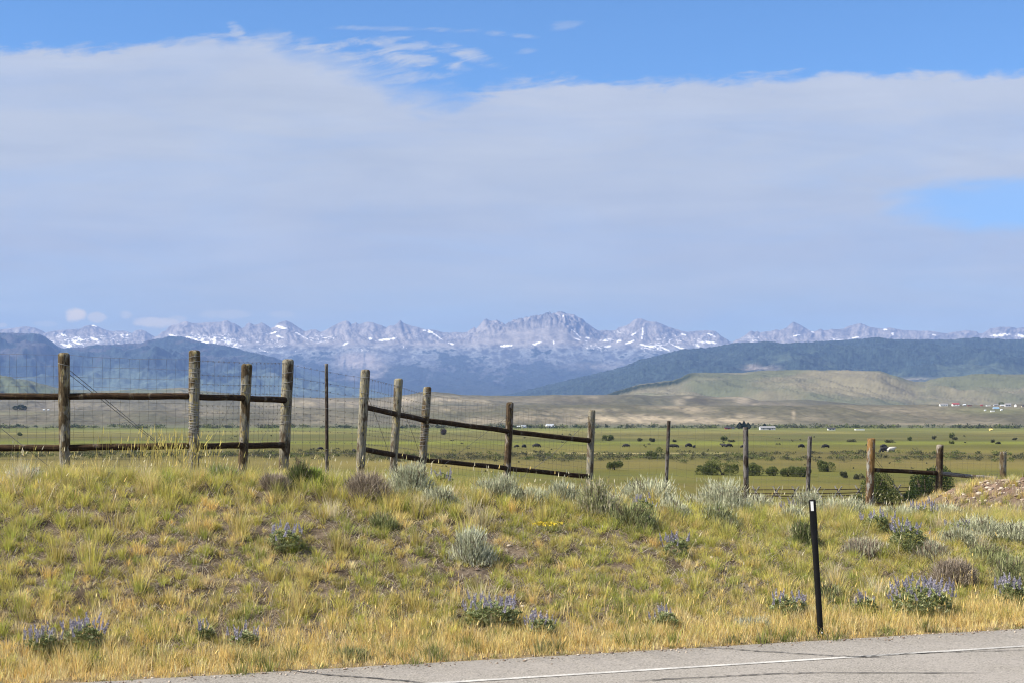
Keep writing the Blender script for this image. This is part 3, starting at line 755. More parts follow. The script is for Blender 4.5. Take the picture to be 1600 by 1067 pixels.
def scatter(n, ulo, uhi, vlo, vhi, dens=None):
    u = RNG.uniform(ulo, uhi, n); v = RNG.uniform(vlo, vhi, n)
    x, y = xy(u, v)
    keep = (np.abs(x / np.maximum(y, 1)) < 0.56) & (y > 6)
    if dens is not None:
        keep &= RNG.uniform(0, 1, n) < dens(x, y, u, v)
    return x[keep], y[keep], u[keep], v[keep]

def build_grass():
    # --- bunchgrass of the bank
    L = Leaves()
    # cushions on a jittered lattice so that each tuft stands apart from the next
    def lattice(sp, ulo, uhi, vlo, vhi, dens):
        uu, vv = np.meshgrid(np.arange(ulo, uhi, sp), np.arange(vlo, vhi, sp * .92))
        u = uu.ravel() + RNG.uniform(-.42, .42, uu.size) * sp; v = vv.ravel() + RNG.uniform(-.42, .42, uu.size) * sp
        x, y = xy(u, v)
        k = (np.abs(x / np.maximum(y, 1)) < .56) & (RNG.uniform(0, 1, len(x)) < dens(x, y, u, v))
        return x[k], y[k], u[k], v[k]
    def d_bank(x, y, u, v):
        n = fbm(x * 0.6, y * 0.6, 3, seed=121)
        return np.clip(.76 + .22 * (1 - sstep(1.5, 3.2, v)) + .34 * sstep(4, 9, u) + .95 * n + .25 * sstep(3.6, 4.8, v), .22, 1) * (1 - sstep(.2, .4, mound(x, y)))
    for sp, rlo, rhi, llo, lhi, nb, k in ((.21, .06, .13, .085, .18, 130, 1.0), (.125, .03, .065, .05, .11, 50, .85)):
        x, y, u, v = lattice(sp, -9, 21, .55, 8.5, lambda x, y, u, v: d_bank(x, y, u, v) * k)
        m = len(x)
        rad = RNG.uniform(rlo, rhi, m); ln = RNG.uniform(llo, lhi, m) * (1 + .45 * sstep(3.4, 4.8, v))
        sel = RNG.uniform(0, 1, m) + .45 * fbm(x * .5, y * .5, 3, seed=122) + .25 * (1 - sstep(.7, 1.7, v)) - .08 * sstep(4, 9, u)
        for lo, hi, pal, tm in ((-9, .60, GREEN, .16), (.60, .92, OLIVE, .2), (.92, 9, STRAW, .3)):
            w = (sel >= lo) & (sel < hi)
            clump_batch(L, x[w], y[w], nb, rad[w], ln[w], .0042, pal, .10, 1.05, tm)
        print('tufts', m)
    # big tufts
    x, y, u, v = scatter(1900, -8, 21, 1.4, 11, lambda x, y, u, v: np.clip(.25 + .5 * sstep(3.8, 5.2, v) + .8 * fbm(x * .5, y * .5, 2, seed=125), .02, 1) * (1 - sstep(.2, .4, mound(x, y))))
    clump_batch(L, x, y, 120, RNG.uniform(.09, .17, len(x)), RNG.uniform(.18, .33, len(x)) * (1 - .3 * sstep(7, 10, v)), .0046, GREEN[:2] + OLIVE[:3] + BLEACH[:1], .06, .7, .45)
    # behind the crest
    x, y, u, v = scatter(3600, -8, 30, 8, 32)
    clump_batch(L, x, y, 40, RNG.uniform(.08, .2, len(x)), RNG.uniform(.12, .27, len(x)), .007, GREEN[:3] + OLIVE[:3] + BLEACH[:1], .06, .6, .4)
    tag(obj('bunchgrass', L.mesh('bunchgrass', M['grass'])), 'yellow green bunchgrass tufts covering the roadside bank', 'grass', kind='stuff')
    # --- dry straw verge along the asphalt
    L = Leaves()
    x, y, u, v = scatter(16500, -8, 20, 0.06, 2.0, lambda x, y, u, v: np.clip(1.1 - sstep(.55, 1.45, v + .7 * fbm(x * .7, y * .7, 3, seed=131)), 0.0, 1) * (.35 + .65 * sstep(.0, .3, v)))
    clump_batch(L, x, y, 16, np.full(len(x), .07), RNG.uniform(.08, .20, len(x)) * (.45 + .55 * sstep(.05, .6, v)), .0045, STRAW, .05, .6, .5)
    x, y, u, v = scatter(360, -8, 20, 0.02, 1.5, lambda x, y, u, v: np.clip(.25 + 1.2 * fbm(x * .8, y * .8, 2, seed=133), 0, 1))
    clump_batch(L, x, y, 60, np.full(len(x), .11), RNG.uniform(.10, .21, len(x)), .006, [(.14, .18, .045), (.20, .23, .06), (.17, .19, .08)], .1, .7, .15)
    x, y, u, v = scatter(300, -8, 20, -0.05, 0.22)
    clump_batch(L, x, y, 30, np.full(len(x), .06), RNG.uniform(.04, .09, len(x)), .006, [(.16, .18, .07), (.24, .23, .12), (.40, .32, .15)], .3, 1.0, .15)
    print('verge', L.n)
    tag(obj('dry_grass', L.mesh('dry_grass', M['grass'])), 'golden dry grass verge along the asphalt edge', 'grass', kind='stuff')
    # --- seed stalks and bleached stems
    L = Leaves()
    def stalks(x, y, h, pal, w, headl, lean):
        n = len(x); z = gz(x, y)
        p = np.stack([x, y, z], -1); hd = RNG.normal(0.2, 1.1, n); le = np.abs(RNG.normal(lean, .16, n)); c = pick(pal, n, .12)
        V, Q, T, C = blades(p, hd, h, np.full(n, w), le, c, c, bend=.45)
        L.add(V, Q, T, C)
        tips = V.reshape(n, 5, 3)[:, 4] - np.array((0, 0, .6)) * (headl * .5)[:, None]
        mids = V.reshape(n, 5, 3)[:, 2]
        V2, Q2, T2, C2 = blades(tips, hd, headl, np.full(n, w * 2.3), le * 1.4, c * 1.05, c, bend=.3)
        L.add(V2, Q2, T2, C2)
    x, y, u, v = scatter(1500, -8, 20, 0.15, 1.7); stalks(x, y, RNG.uniform(.12, .30, len(x)), STRAW, .0035, RNG.uniform(.03, .06, len(x)), .15)
    x, y, u, v = scatter(2300, -8, 22, 1.5, 11, lambda x, y, u, v: np.clip(.22 + .5 * sstep(4, 6, v) + .9 * fbm(x * .5, y * .5, 2, seed=135), .03, 1)); stalks(x, y, RNG.uniform(.18, .46, len(x)) * (1 - .4 * sstep(8, 11, v)), BLEACH + STRAW[:1], .0042, RNG.uniform(.03, .07, len(x)), .28)
    # tall stand by the fence corner at the left
    x, y, u, v = scatter(420, -8, 6, 8.5, 13); stalks(x, y, RNG.uniform(.25, .55, len(x)), [(.50, .42, .16), (.42, .38, .12), (.58, .50, .24)], .005, RNG.uniform(.05, .10, len(x)), .18)
    px_, py_ = 255, 0
    cx = (px_ - 800) / F * 21.2
    n = 150; x = cx + RNG.normal(0.1, .36, n); y = 21.0 + RNG.normal(0, .35, n); stalks(x, y, RNG.uniform(.4, .72, n), [(.56, .46, .16), (.48, .42, .13)], .006, RNG.uniform(.08, .14, n), .15)
    tag(obj('seed_stalks', L.mesh('seed_stalks', M['grass'])), 'tall thin seed stalks standing above the grass', 'grass', kind='stuff')
    # --- grey thatch lying on the soil
    L = Leaves()
    x, y, u, v = scatter(420000, -8, 21, .8, 8, lambda x, y, u, v: np.clip(.55 + 1.2 * fbm(x * .8, y * .8, 3, seed=137), .05, 1))
    n = len(x); p = np.stack([x, y, gz(x, y) + RNG.uniform(0.0, .02, n)], -1)
    c = pick(GREYL, n, .18)
    V, Q, T, C = blades(p, RNG.uniform(0, 6.3, n), RNG.uniform(.03, .13, n), np.full(n, .0055), RNG.uniform(1.0, 1.5, n), c, c, bend=.15)
    L.add(V, Q, T, C); print('thatch', n)
    tag(obj('dead_thatch', L.mesh('dead_thatch', M['grass'])), 'grey dead thatch lying on the bare soil', 'litter', kind='stuff')
build_grass()

# --- shrubs
def dome_points(n, w, h, seed_shape):
    th = RNG.uniform(0, 2 * math.pi, n); cz = RNG.uniform(0, 1, n) ** 0.8
    rr = np.sqrt(np.clip(1 - cz ** 2, 0, 1))
    lump = 1 + 0.28 * fbm(np.cos(th) * 1.7 + seed_shape * 3.1, cz * 2.2 + np.sin(th) * 1.7, 3, seed=201)
    depth = RNG.uniform(.55, 1.0, n) ** .5
    x = np.cos(th) * rr * lump * depth * w / 2; y = np.sin(th) * rr * lump * depth * w / 2 * .9
    z = (0.12 + .88 * cz) * lump * depth * h * .92
    return x, y, z, th, depth

def branches(w, h, n, mat, parent, r=.008, name='branches'):
    b = MB()
    for i in range(n):
        th = random.uniform(0, 6.28); rr = random.uniform(.15, .42) * w
        p1 = Vector((math.cos(th) * rr * .4, math.sin(th) * rr * .4, h * random.uniform(.2, .35)))
        p2 = Vector((math.cos(th) * rr, math.sin(th) * rr * .9, h * random.uniform(.5, .8)))
        b.tube([(random.uniform(-.02, .02), random.uniform(-.02, .02), -.06), p1, p2], [r, r * .7, r * .3], 4, cap=False)
        for k in range(2):
            q = p1.lerp(p2, random.uniform(.3, .8))
            e = q + Vector((random.uniform(-.12, .12) * w, random.uniform(-.12, .12) * w, h * random.uniform(.08, .22)))
            b.tube([q, e], [r * .5, r * .2], 3, cap=False)
    return b.build(name, mat, parent)

def sagebrush(loc, w, h, label, pal, dens=1.0, group='sagebrush on the roadside bank', name='sagebrush'):
    root = empty(name, loc); tag(root, label, 'shrub', group)
    L = Leaves()
    K = max(9, int(26 * min(2.5, w * 1.6)))
    cx, cy, cz, cth, _ = dome_points(K, w * .86, h * .86, random.random() * 9)
    cz = cz * RNG.uniform(.75, 1.15, K)
    n = int(8200 * dens * min(2.2, max(.4, w * h * 3.6)))
    i = RNG.integers(0, K, n)
    sp = .085 * w + .02
    x = cx[i] + RNG.normal(0, sp, n); y = cy[i] + RNG.normal(0, sp, n); z = np.abs(cz[i] + RNG.normal(-.02, .11 * h, n) - RNG.exponential(.10 * h, n))
    th = np.arctan2(y, x) + RNG.normal(0, .5, n)
    shade = RNG.normal(1, .14, K)[i][:, None]
    c = pick(pal, n, .14) * np.clip(shade, .6, 1.4)
    dry = RNG.uniform(0, 1, n) < .10; c[dry] = np.array((.24, .20, .16)) * RNG.uniform(.6, 1.2, (int(dry.sum()), 1))
    V, Q, T, C = blades(np.stack([x, y, z - .02], -1), th, RNG.uniform(.025, .085, n), RNG.uniform(.0045, .008, n), RNG.uniform(.0, .8, n), c * .95, c * 1.05, bend=.2)
    L.add(V, Q, T, C)
    # flowering tips standing clear of the crown
    m = int(K * 7); i = RNG.integers(0, K, m)
    c = pick(pal, m, .12) * 1.08
    V, Q, T, C = blades(np.stack([cx[i] + RNG.normal(0, sp, m), cy[i] + RNG.normal(0, sp, m), cz[i] - .02], -1), cth[i], RNG.uniform(.06, .17, m) * min(1.2, .5 + h), RNG.uniform(.005, .008, m), np.abs(RNG.normal(.1, .16, m)), c, c, bend=.2)
    L.add(V, Q, T, C)
    obj('foliage', L.mesh('sage_foliage', M['leaf']), root)
    branches(w * 1.12, h, 18, M['bark'], root)
    return root

SAGE = [(.46, .475, .33), (.54, .545, .40), (.37, .39, .26), (.61, .61, .46)]
SAGEG = [(.29, .31, .15), (.36, .37, .20), (.22, .25, .115)]
DKGREEN = [(.11, .135, .055), (.15, .175, .075), (.085, .105, .04)]
BRIGHT = [(.22, .30, .06), (.30, .36, .09), (.18, .25, .05)]
SILVER = [(.44, .46, .38), (.52, .53, .45), (.36, .38, .31)]
DRYSH = [(.27, .22, .175), (.37, .31, .25), (.19, .155, .12), (.44, .38, .31)]

def dead_shrub(loc, w, h, label):
    root = empty('dry_shrub', loc); tag(root, label, 'shrub', 'dead grey brown shrubs')
    L = Leaves(); n = 2200
    x, y, z, th, dep = dome_points(n, w, h, random.random() * 9)
    c = pick(DRYSH, n, .2)
    V, Q, T, C = blades(np.stack([x, y, z - .04], -1), th + RNG.normal(0, .8, n), RNG.uniform(.05, .13, n), RNG.uniform(.004, .007, n), RNG.uniform(.1, 1.0, n), c, c, bend=.2)
    L.add(V, Q, T, C)
    obj('twigs', L.mesh('dry_twigs', M['leaf']), root)
    branches(w, h, 26, M['bark'], root)

# lupine: palmate leaves and purple spikes
def spike_mesh(i):
    L = Leaves(); n = 70
    hgt = RNG.uniform(0, 1, n); th = RNG.uniform(0, 6.28, n)
    rad = .016 * (1 - hgt * .75)
    p = np.stack([np.cos(th) * rad, np.sin(th) * rad, .02 + hgt * .115], -1)
    c = pick([(.40, .38, .50), (.50, .48, .58), (.60, .58, .66), (.30, .28, .39)], n, .12)
    c = c * (1 - .25 * hgt[:, None])
    s = RNG.uniform(.004, .007, n)[:, None] * (1.15 - .5 * hgt[:, None])
    a = np.stack([-np.sin(th), np.cos(th), 0 * th], -1) * s; b = np.stack([np.cos(th) * .4, np.sin(th) * .4, np.ones(n)], -1) * s
    L.quads(p, a, b, c)
    st = np.array([[0, 0, -.10]] * 3); V, Q, T, C = blades(st, np.array([0, 2., 4.]), np.full(3, .21), np.full(3, .004), np.full(3, .03), np.array([(.15, .18, .07)] * 3))
    L.add(V, Q, T, C)
    return L.mesh('flower_spike', M['petal'])
SPIKES = [spike_mesh(i) for i in range(4)]

def lupine(loc, w, h, label, ns, pal=None):
    root = empty('lupine', loc); tag(root, label, 'wildflower', 'purple lupines along the road')
    L = Leaves()
    nl = int(130 * max(.5, w * h * 14))
    x, y, z, th, dep = dome_points(nl, w, h * .8, random.random() * 9)
    k = 7; idx = np.repeat(np.arange(nl), k)
    hd = th[idx] + np.tile(np.linspace(-2.2, 2.2, k), nl) + RNG.normal(0, .15, nl * k)
    base = pick(pal or [(.25, .29, .14), (.31, .35, .18), (.19, .23, .10), (.37, .40, .24)], nl, .12)[idx]
    p = np.stack([x[idx], y[idx], z[idx]], -1)
    V, Q, T, C = blades(p, hd, RNG.uniform(.03, .05, nl * k), np.full(nl * k, .010), RNG.uniform(.7, 1.25, nl * k), base, base * 1.1, yaw=hd + math.pi / 2, bend=.15)
    L.add(V, Q, T, C)
    m = nl // 2
    V, Q, T, C = blades(np.stack([x[:m] * .15, y[:m] * .15, np.zeros(m) - .02], -1), th[:m], np.sqrt(x[:m] ** 2 + y[:m] ** 2 + z[:m] ** 2), np.full(m, .005), np.arctan2(np.hypot(x[:m], y[:m]), z[:m] + .02), base[:m * 1], base[:m * 1], bend=.1)
    L.add(V, Q, T, C)
    obj('leaves', L.mesh('lupine_leaves', M['leaf']), root)
    for i in range(int(ns * 1.7)):
        t = random.uniform(0, 6.28); r = math.sqrt(random.random()) * .54
        o = obj('flower_spike', random.choice(SPIKES), root)
        zz = h * (.50 + .42 * math.sqrt(max(0, 1 - (r / .6) ** 2))) * random.uniform(.66, 1.02) - .02
        o.location = (math.cos(t) * r * w, math.sin(t) * r * w * .9, zz)
        o.rotation_euler = (random.uniform(-.35, .35), random.uniform(-.25, .45), t)
        s = random.uniform(.45, .85); o.scale = (s * 1.1, s * 1.1, s)

def on_bank(px, py):
    loc = on_ground(px, py)
    if loc.y > 26 or uv(loc.x, loc.y)[1] > 7.5:
        Y = np.linspace(10, 26, 800); X = (px - 800) / F * Y
        _, v = uv(X, Y); k = int(np.argmin(np.abs(v - 5.6)))
        loc = Vector((X[k], Y[k], float(gz(X[k], Y[k]))))
    return loc

def size(loc, wpx, hpx):
    return wpx * loc.y / F, hpx * loc.y / F

for px, py, w, h, pal, dens, label in (
    (1010, 790, 80, 52, SAGE, 1.3, 'largest pale round sagebrush at the foot of a thin grey post'),
    (1088, 799, 46, 36, SAGE, 1.2, 'pale sagebrush in the row just right of the largest round one'),
    (1136, 806, 78, 50, SAGE, 1.3, 'wide pale sagebrush with a dark yellowish underside left of the second thin post'),
    (1262, 802, 50, 38, SAGE, 1.2, 'pale sagebrush right behind the top of the black marker post'),
    (1318, 800, 56, 36, SAGE, 1.2, 'pale sagebrush left of the orange streaked post'),
    (735, 877, 54, 44, SILVER[:1] + SAGE, 1.2, 'lone small grey sagebrush in the middle of the open bank'),
    (642, 776, 62, 52, SAGE[:3], 1.1, 'grey green sagebrush below the middle fence beside a brown dead shrub'),
    (778, 776, 58, 32, SAGE[:3], 1.1, 'low grey sagebrush at the foot of the fourth sloping fence post'),
    (880, 788, 54, 34, SAGE[:3], 1.1, 'low grey sagebrush left of the last sloping fence post'),
    (1352, 866, 64, 26, SAGE[:1] + DRYSH[:2], 1.0, 'flat greyish sagebrush right of the black marker post at mid bank'),
    (1455, 872, 46, 28, SAGE[:1] + DRYSH[:1], 1.0, 'small dull sagebrush below the purple lupines at the right'),
    (1530, 842, 80, 38, SAGE[:3], 1.2, 'broad grey sagebrush below the dirt mound'),
    (1588, 846, 60, 34, SAGE[:3], 1.1, 'grey sagebrush at the right picture edge below the mound'),
    (1545, 878, 54, 30, SAGEG, 1.0, 'greenish low sagebrush beside the dark brown shrub'),
    (1585, 925, 60, 54, SAGEG, 1.1, 'taller green grey bush at the right edge above the verge lupines'),
    (1175, 980, 46, 18, SILVER, 1.0, 'tiny flat silver plant in the golden verge left of the marker post'),
    (1254, 850, 38, 38, DKGREEN[:2] + SAGEG[:1], 1.0, 'dark green bush touching the left side of the marker post'),
    (1293, 934, 28, 28, SAGEG, .9, 'small grey green plant just behind the lower marker post'),
    (467, 762, 26, 50, DKGREEN, 1.0, 'narrow dark green bush right of the last left hand fence post'),
    (488, 764, 26, 34, BRIGHT, .9, 'bright green bush next to the narrow dark one'),
    (350, 748, 58, 32, BRIGHT[:1] + SAGEG, 1.0, 'bright green low bush between two posts of the left fence'),
    (160, 742, 50, 26, SAGEG, .9, 'green low bush right of the first left fence post'),
    (40, 744, 60, 32, SILVER[:1] + DRYSH[3:] + SAGE[:1], .9, 'pale grey twiggy bush left of the first fence post'),
    (930, 806, 58, 54, SAGEG[:2] + BLEACH[1:2], 1.1, 'tall greyish tufted bush left of the largest round sagebrush'),
    (985, 822, 60, 36, DKGREEN[1:2] + SAGEG, 1.0, 'darker green bush in front of the largest round sagebrush'),
    (600, 828, 36, 28, DKGREEN[1:2] + SAGEG[:1], .9, 'small dark green bush on the bank below the dead shrub'),
    (1052, 806, 40, 30, SAGE, 1.1, 'small pale sagebrush filling the gap between the two biggest ones'),
    (1188, 806, 46, 34, SAGE, 1.1, 'pale sagebrush at the foot of the thick brown line post'),
    (1118, 820, 60, 30, DKGREEN[1:2] + SAGEG[:2] + SAGE[:1], 1.0, 'dark yellowish low bush in front of the wide pale sagebrush'),
    (1345, 812, 48, 26, SAGE, 1.0, 'pale low sagebrush at the foot of the orange streaked post'),
    (1402, 812, 50, 24, SAGE, 1.0, 'pale low sagebrush under the lower right rail'),
    (1478, 818, 62, 28, SAGE, 1.1, 'pale sagebrush between the second right post and the mound'),
    (1500, 852, 60, 28, SAGE[:3], 1.0, 'grey sagebrush left of the broad one below the mound'),
    (828, 786, 50, 26, SAGE[:3], 1.0, 'flat grey sagebrush between the two low ones under the sloping rail'),
    (955, 796, 34, 30, SAGE[:3], 1.0, 'small grey sagebrush tucked against the left of the largest one'),
    (690, 790, 44, 28, SAGE[:3], 1.0, 'low grey sagebrush in front of the third sloping post'),
    (1240, 816, 44, 24, SAGE[:3], .9, 'low grey sagebrush left of the marker post top'),
    (550, 1030, 50, 18, SAGEG[:1] + DKGREEN[1:2], .8, 'low dark green weed at the asphalt edge near the crack'),
):
    loc = on_bank(px, py)
    ww, hh = size(loc, w * 1.1, h * 1.32)
    sagebrush(loc - Vector((0, 0, .02)), ww, hh, label, pal, dens)

for px, py, w, h, label in ((572, 782, 74, 48, 'brown grey dead shrub on the crest left of the grey green sagebrush'),
                            (1490, 918, 78, 50, 'dark brown dead shrub behind the biggest lupine at the right'),
                            (428, 766, 40, 26, 'grey brown dead twigs at the foot of the last left fence post')):
    loc = on_bank(px, py); ww, hh = size(loc, w, h); dead_shrub(loc, ww, hh, label)

for px, py, w, h, ns, label in (
    (66, 1022, 52, 42, 13, 'leftmost purple lupine near the road'),
    (130, 1014, 62, 48, 17, 'second purple lupine from the left near the road'),
    (320, 1000, 28, 28, 4, 'sparse purple lupine with a few faint spikes left of another small one'),
    (380, 1014, 48, 36, 8, 'small purple lupine in the straw above the left end of the asphalt'),
    (443, 862, 54, 44, 12, 'pale lupine with a dark shadow alone on the upper left bank'),
    (768, 978, 94, 50, 22, 'broad dark green lupine in the middle of the lower verge'),
    (845, 996, 48, 38, 11, 'small pale lupine just right of the broad middle one'),
    (1056, 870, 42, 38, 10, 'pale pink purple lupine at mid bank below the sagebrush row'),
    (1040, 984, 46, 36, 6, 'thin straggly lupine with few spikes in the golden verge'),
    (1232, 962, 62, 38, 12, 'lupine just left of the black marker post'),
    (1440, 962, 104, 60, 40, 'biggest bright purple lupine on the right verge'),
    (1352, 960, 40, 34, 6, 'thin pale lupine between marker post and biggest lupine'),
    (1372, 832, 50, 38, 12, 'purple lupine on the crest below the orange streaked post'),
    (1420, 862, 66, 54, 18, 'bushy green lupine below the right hand rail fence'),
    (1436, 808, 56, 40, 14, 'purple lupine directly under the right hand rail'),
    (1582, 944, 56, 42, 16, 'purple lupine at the right edge of the verge'),
    (1234, 802, 36, 30, 8, 'small purple lupine on the crest between two pale sagebrushes'),
    (690, 768, 44, 36, 9, 'faded lupine at the foot of the third sloping post'),
    (1005, 806, 40, 34, 7, 'lupine growing into the front of the largest sagebrush'),
    (1500, 836, 44, 24, 7, 'low lupine in the sage below the dirt mound'),
):
    loc = on_bank(px, py); ww, hh = size(loc, w, h); lupine(loc, ww, hh, label, ns)

# yellow flower mat
def yellow_mat():
    loc = on_ground(850, 828)
    root = empty('yellow_flower', loc); tag(root, 'flat mat of small yellow flowers on the bank', 'wildflower')
    L = Leaves(); n = 130
    x = RNG.normal(0, .085, n); y = RNG.normal(0, .09, n); z = .05 + RNG.uniform(0, .03, n)
    L.quads(np.stack([x, y, z], -1), RNG.normal(0, .006, (n, 3)), RNG.normal(0, .006, (n, 3)), pick([(.52, .40, .05), (.42, .34, .05)], n, .15))
    obj('petals', L.mesh('yellow_petals', M['petal']), root)
    L = Leaves(); V, Q, T, C = blades(np.stack([x, y, 0 * x], -1), RNG.uniform(0, 6, n), np.full(n, .06), np.full(n, .005), RNG.uniform(0, .5, n), pick(SAGEG, n)); L.add(V, Q, T, C)
    obj('leaves', L.mesh('yellow_leaves', M['leaf']), root)
yellow_mat()

# --- stones on the mound and a few on the bank
def rock_mesh(seed):
    import bmesh
    bm = bmesh.new(); bmesh.ops.create_icosphere(bm, subdivisions=2, radius=1)
    r = random.Random(seed)
    sx, sy, sz = r.uniform(.8, 1.2), r.uniform(.7, 1.1), r.uniform(.5, .8)
    for v in bm.verts:
        k = 1 + .22 * float(perlin(v.co.x * 1.3 + seed * 5, v.co.y * 1.3 + v.co.z * 1.7, seed))
        v.co = Vector((v.co.x * sx * k, v.co.y * sy * k, v.co.z * sz * k))
    V = np.array([v.co[:] for v in bm.verts]); T = np.array([[v.index for v in f.verts] for f in bm.faces]); bm.free()
    return V, T
RK = [rock_mesh(i) for i in range(5)]
def stones():
    Vs = []; Ts = []; Cs = []; n = 0
    pal = np.array([(.20, .15, .115), (.28, .22, .175), (.14, .10, .08), (.42, .36, .30)])
    k = 0
    while k < 1300:
        x = 11.2 + random.gauss(0, 1.7); y = 34.0 + random.gauss(0, 1.9)
        if mound(x, y) < .12: continue
        s = .015 + .03 * random.random() ** 2.5 + (.03 if random.random() < .06 else 0)
        V, T = random.choice(RK); a = random.uniform(0, 6.28)
        R = np.array([[math.cos(a), -math.sin(a), 0], [math.sin(a), math.cos(a), 0], [0, 0, 1]])
        Vs.append(V @ R.T * s + np.array((x, y, float(gz(x, y)) + .2 * s))); Ts.append(T + n); n += len(V)
        Cs.append(np.repeat(pal[random.randrange(4)][None, :], len(V), 0)); k += 1
    k = 0
    while k < 900:
        u = random.uniform(-6, 18); v = random.uniform(.1, 7); x, y = xy(u, v)
        s = .008 + .018 * random.random() ** 3
        V, T = random.choice(RK)
        Vs.append(V * s + np.array((x, y, float(gz(x, y)) + .3 * s))); Ts.append(T + n); n += len(V)
        Cs.append(np.repeat(pal[random.randrange(4)][None, :] * .9, len(V), 0)); k += 1
    k = 0
    while k < 900:
        u = random.uniform(-8, 20); v = random.gauss(.02, .10); x, y = xy(u, v)
        if abs(x / max(y, 1)) > .4: continue
        s = .004 + .009 * random.random() ** 3
        V, T = random.choice(RK)
        Vs.append(V * s + np.array((x, y, (.006 if v < .03 else float(gz(x, y))) + .3 * s))); Ts.append(T + n); n += len(V)
        Cs.append(np.repeat(pal[random.randrange(4)][None, :], len(V), 0)); k += 1
    me = np_mesh('gravel', np.concatenate(Vs), tris=np.concatenate(Ts), col=np.concatenate(Cs), mat=M['stone'])
    tag(obj('gravel', me), 'loose pale stones on the dirt mound and bank', 'gravel', kind='stuff')
    L = Leaves()
    m = 240; x = 10.6 + RNG.normal(0, 1.6, m); y = 33.6 + RNG.normal(0, 1.9, m)
    clump_batch(L, x, y, 46, RNG.uniform(.06, .14, m), RNG.uniform(.10, .24, m), .007, STRAW + OLIVE[:2] + BLEACH[:1], .05, .6, .4)
    tag(obj('mound_grass', L.mesh('mound_grass', M['grass'])), 'straw coloured grass tufts on the dirt mound', 'grass', kind='stuff')
stones()

# ------------------------------------------------------------------ fence
WB = [wood('weathered_post', (0.125, 0.092, 0.056), (0.27, 0.255, 0.22), .38, .8, seed=1.3),
      wood('grey_post', (0.13, 0.098, 0.065), (0.27, 0.255, 0.21), .55, .8, seed=4.7),
      wood('brown_post', (0.095, 0.066, 0.044), (0.30, 0.27, 0.24), .18, .35, seed=7.9),
      wood('orange_post', (0.16, 0.10, 0.055), (0.33, 0.32, 0.30), .35, .3, seed=2.2, orange=(0.28, 0.165, 0.065)),
      wood('grey_line_post', (0.075, 0.06, 0.05), (0.17, 0.16, 0.155), .45, .05, seed=9.1)]
RAILM = wood('dark_rail', (0.055, 0.034, 0.021), (0.12, 0.10, 0.085), .10, .12, 'x', seed=3.0)
RAILG = wood('grey_rail', (0.12, 0.085, 0.055), (0.28, 0.26, 0.24), .5, .12, 'x', seed=3.9)

def post_mesh(name, base, top, r0, r1, mat, seed, flat=False, sides=18, rings=34):
    ax = top - base; Ln = ax.length
    Vs = []
    hs = list(np.linspace(0, 1 - .035 / Ln, rings)) + ([1 - .012 / Ln, 1.0] if not flat else [1.0])
    for i, t in enumerate(hs):
        c = base + ax * t
        r = r0 + (r1 - r0) * t
        if t > 1 - .03 / Ln and not flat: r *= (.90 if t < 1 else .66)
        for k in range(sides):
            a = 2 * math.pi * k / sides
            rr = r * (1 + .05 * float(perlin(k * .9 + seed * 7, t * Ln * 1.2, seed)) + .06 * float(perlin(math.cos(a) * 1.4 + seed, math.sin(a) * 1.4 + t * Ln * 2.5, seed + 3)))
            Vs.append(c + Vector((math.cos(a) * rr, math.sin(a) * rr, 0)))
    n = len(hs); F_ = []
    for i in range(n - 1):
        for k in range(sides):
            k2 = (k + 1) % sides
            F_.append((i * sides + k, i * sides + k2, (i + 1) * sides + k2, (i + 1) * sides + k))
    Vs.append(top + Vector((0, 0, .004))); ti = len(Vs) - 1
    for k in range(sides): F_.append(((n - 1) * sides + k, (n - 1) * sides + (k + 1) % sides, ti))
    me = bpy.data.meshes.new(name); me.from_pydata([tuple(v) for v in Vs], [], F_); me.update(); me.materials.append(mat)
    me.polygons.foreach_set('use_smooth', np.ones(len(me.polygons), dtype=bool))
    return me

# (top px, top py, base px, base py, depth, width top, width base, material)
POSTS = {
 'a0': (-104, 552, -104, 748, 21.5, 18, 17, 0), 'a1': (100, 551, 101.5, 745, 21.5, 18, 16, 0), 'a2': (304, 547, 302.5, 742, 21.7, 18, 15, 0),
 'a3': (385.5, 568, 379, 737, 22.9, 17, 13.5, 0), 'a4': (450.5, 561, 443, 738, 24.3, 18.5, 16, 1), 't1': (510, 568, 511, 732, 25.0, 5.4, 5.4, 4),
 'b1': (571, 577, 563, 732, 25.4, 15, 13, 1), 'b2': (623, 591, 614.5, 732, 27.0, 13.5, 11.5, 1), 'b3': (668, 604, 659, 738, 28.5, 13, 12, 0), 'b4': (797, 628, 791.5, 757, 31.2, 11.5, 10.5, 2), 'b5': (924.5, 640, 920.5, 775, 33.2, 11.5, 10.5, 1),
 't2': (1045, 657, 1040.5, 765, 35.0, 5.6, 5.2, 4), 't3': (1165, 667, 1166, 785, 37.0, 8.2, 8, 4), 't4': (1265.5, 681, 1261.5, 782, 39.0, 6.8, 6.2, 4),
 'c1': (1361.5, 684, 1358, 800, 40.0, 13, 11.5, 3), 'c2': (1469, 694, 1465.5, 800, 40.7, 11, 10, 2), 'c3': (1567.5, 705, 1567, 775, 41.2, 10.5, 9.5, 0), 'c4': (1680, 705, 1680, 775, 42.0, 10, 10, 0)}
def pp(key, py):
    """point on a post's axis at photo row py"""
    p = POSTS[key]; t = (py - p[1]) / (p[3] - p[1])
    return at(p[0] + (p[2] - p[0]) * t, py, p[4])

def add_post(key, root, seed, label=None, flat=False):
    p = POSTS[key]
    top = at(p[0], p[1], p[4]); base = at(p[2], p[3], p[4])
    d = (base - top).normalized(); base = base + d * .35
    g = float(gz(base.x, base.y)) - .25
    if base.z > g: base = base + d * (base.z - g)
    o = obj('post', post_mesh('post', base, top, p[6] / 2 * p[4] / F, p[5] / 2 * p[4] / F, WB[p[7]], seed, flat), root)
    if label: o['label'] = label
    return o

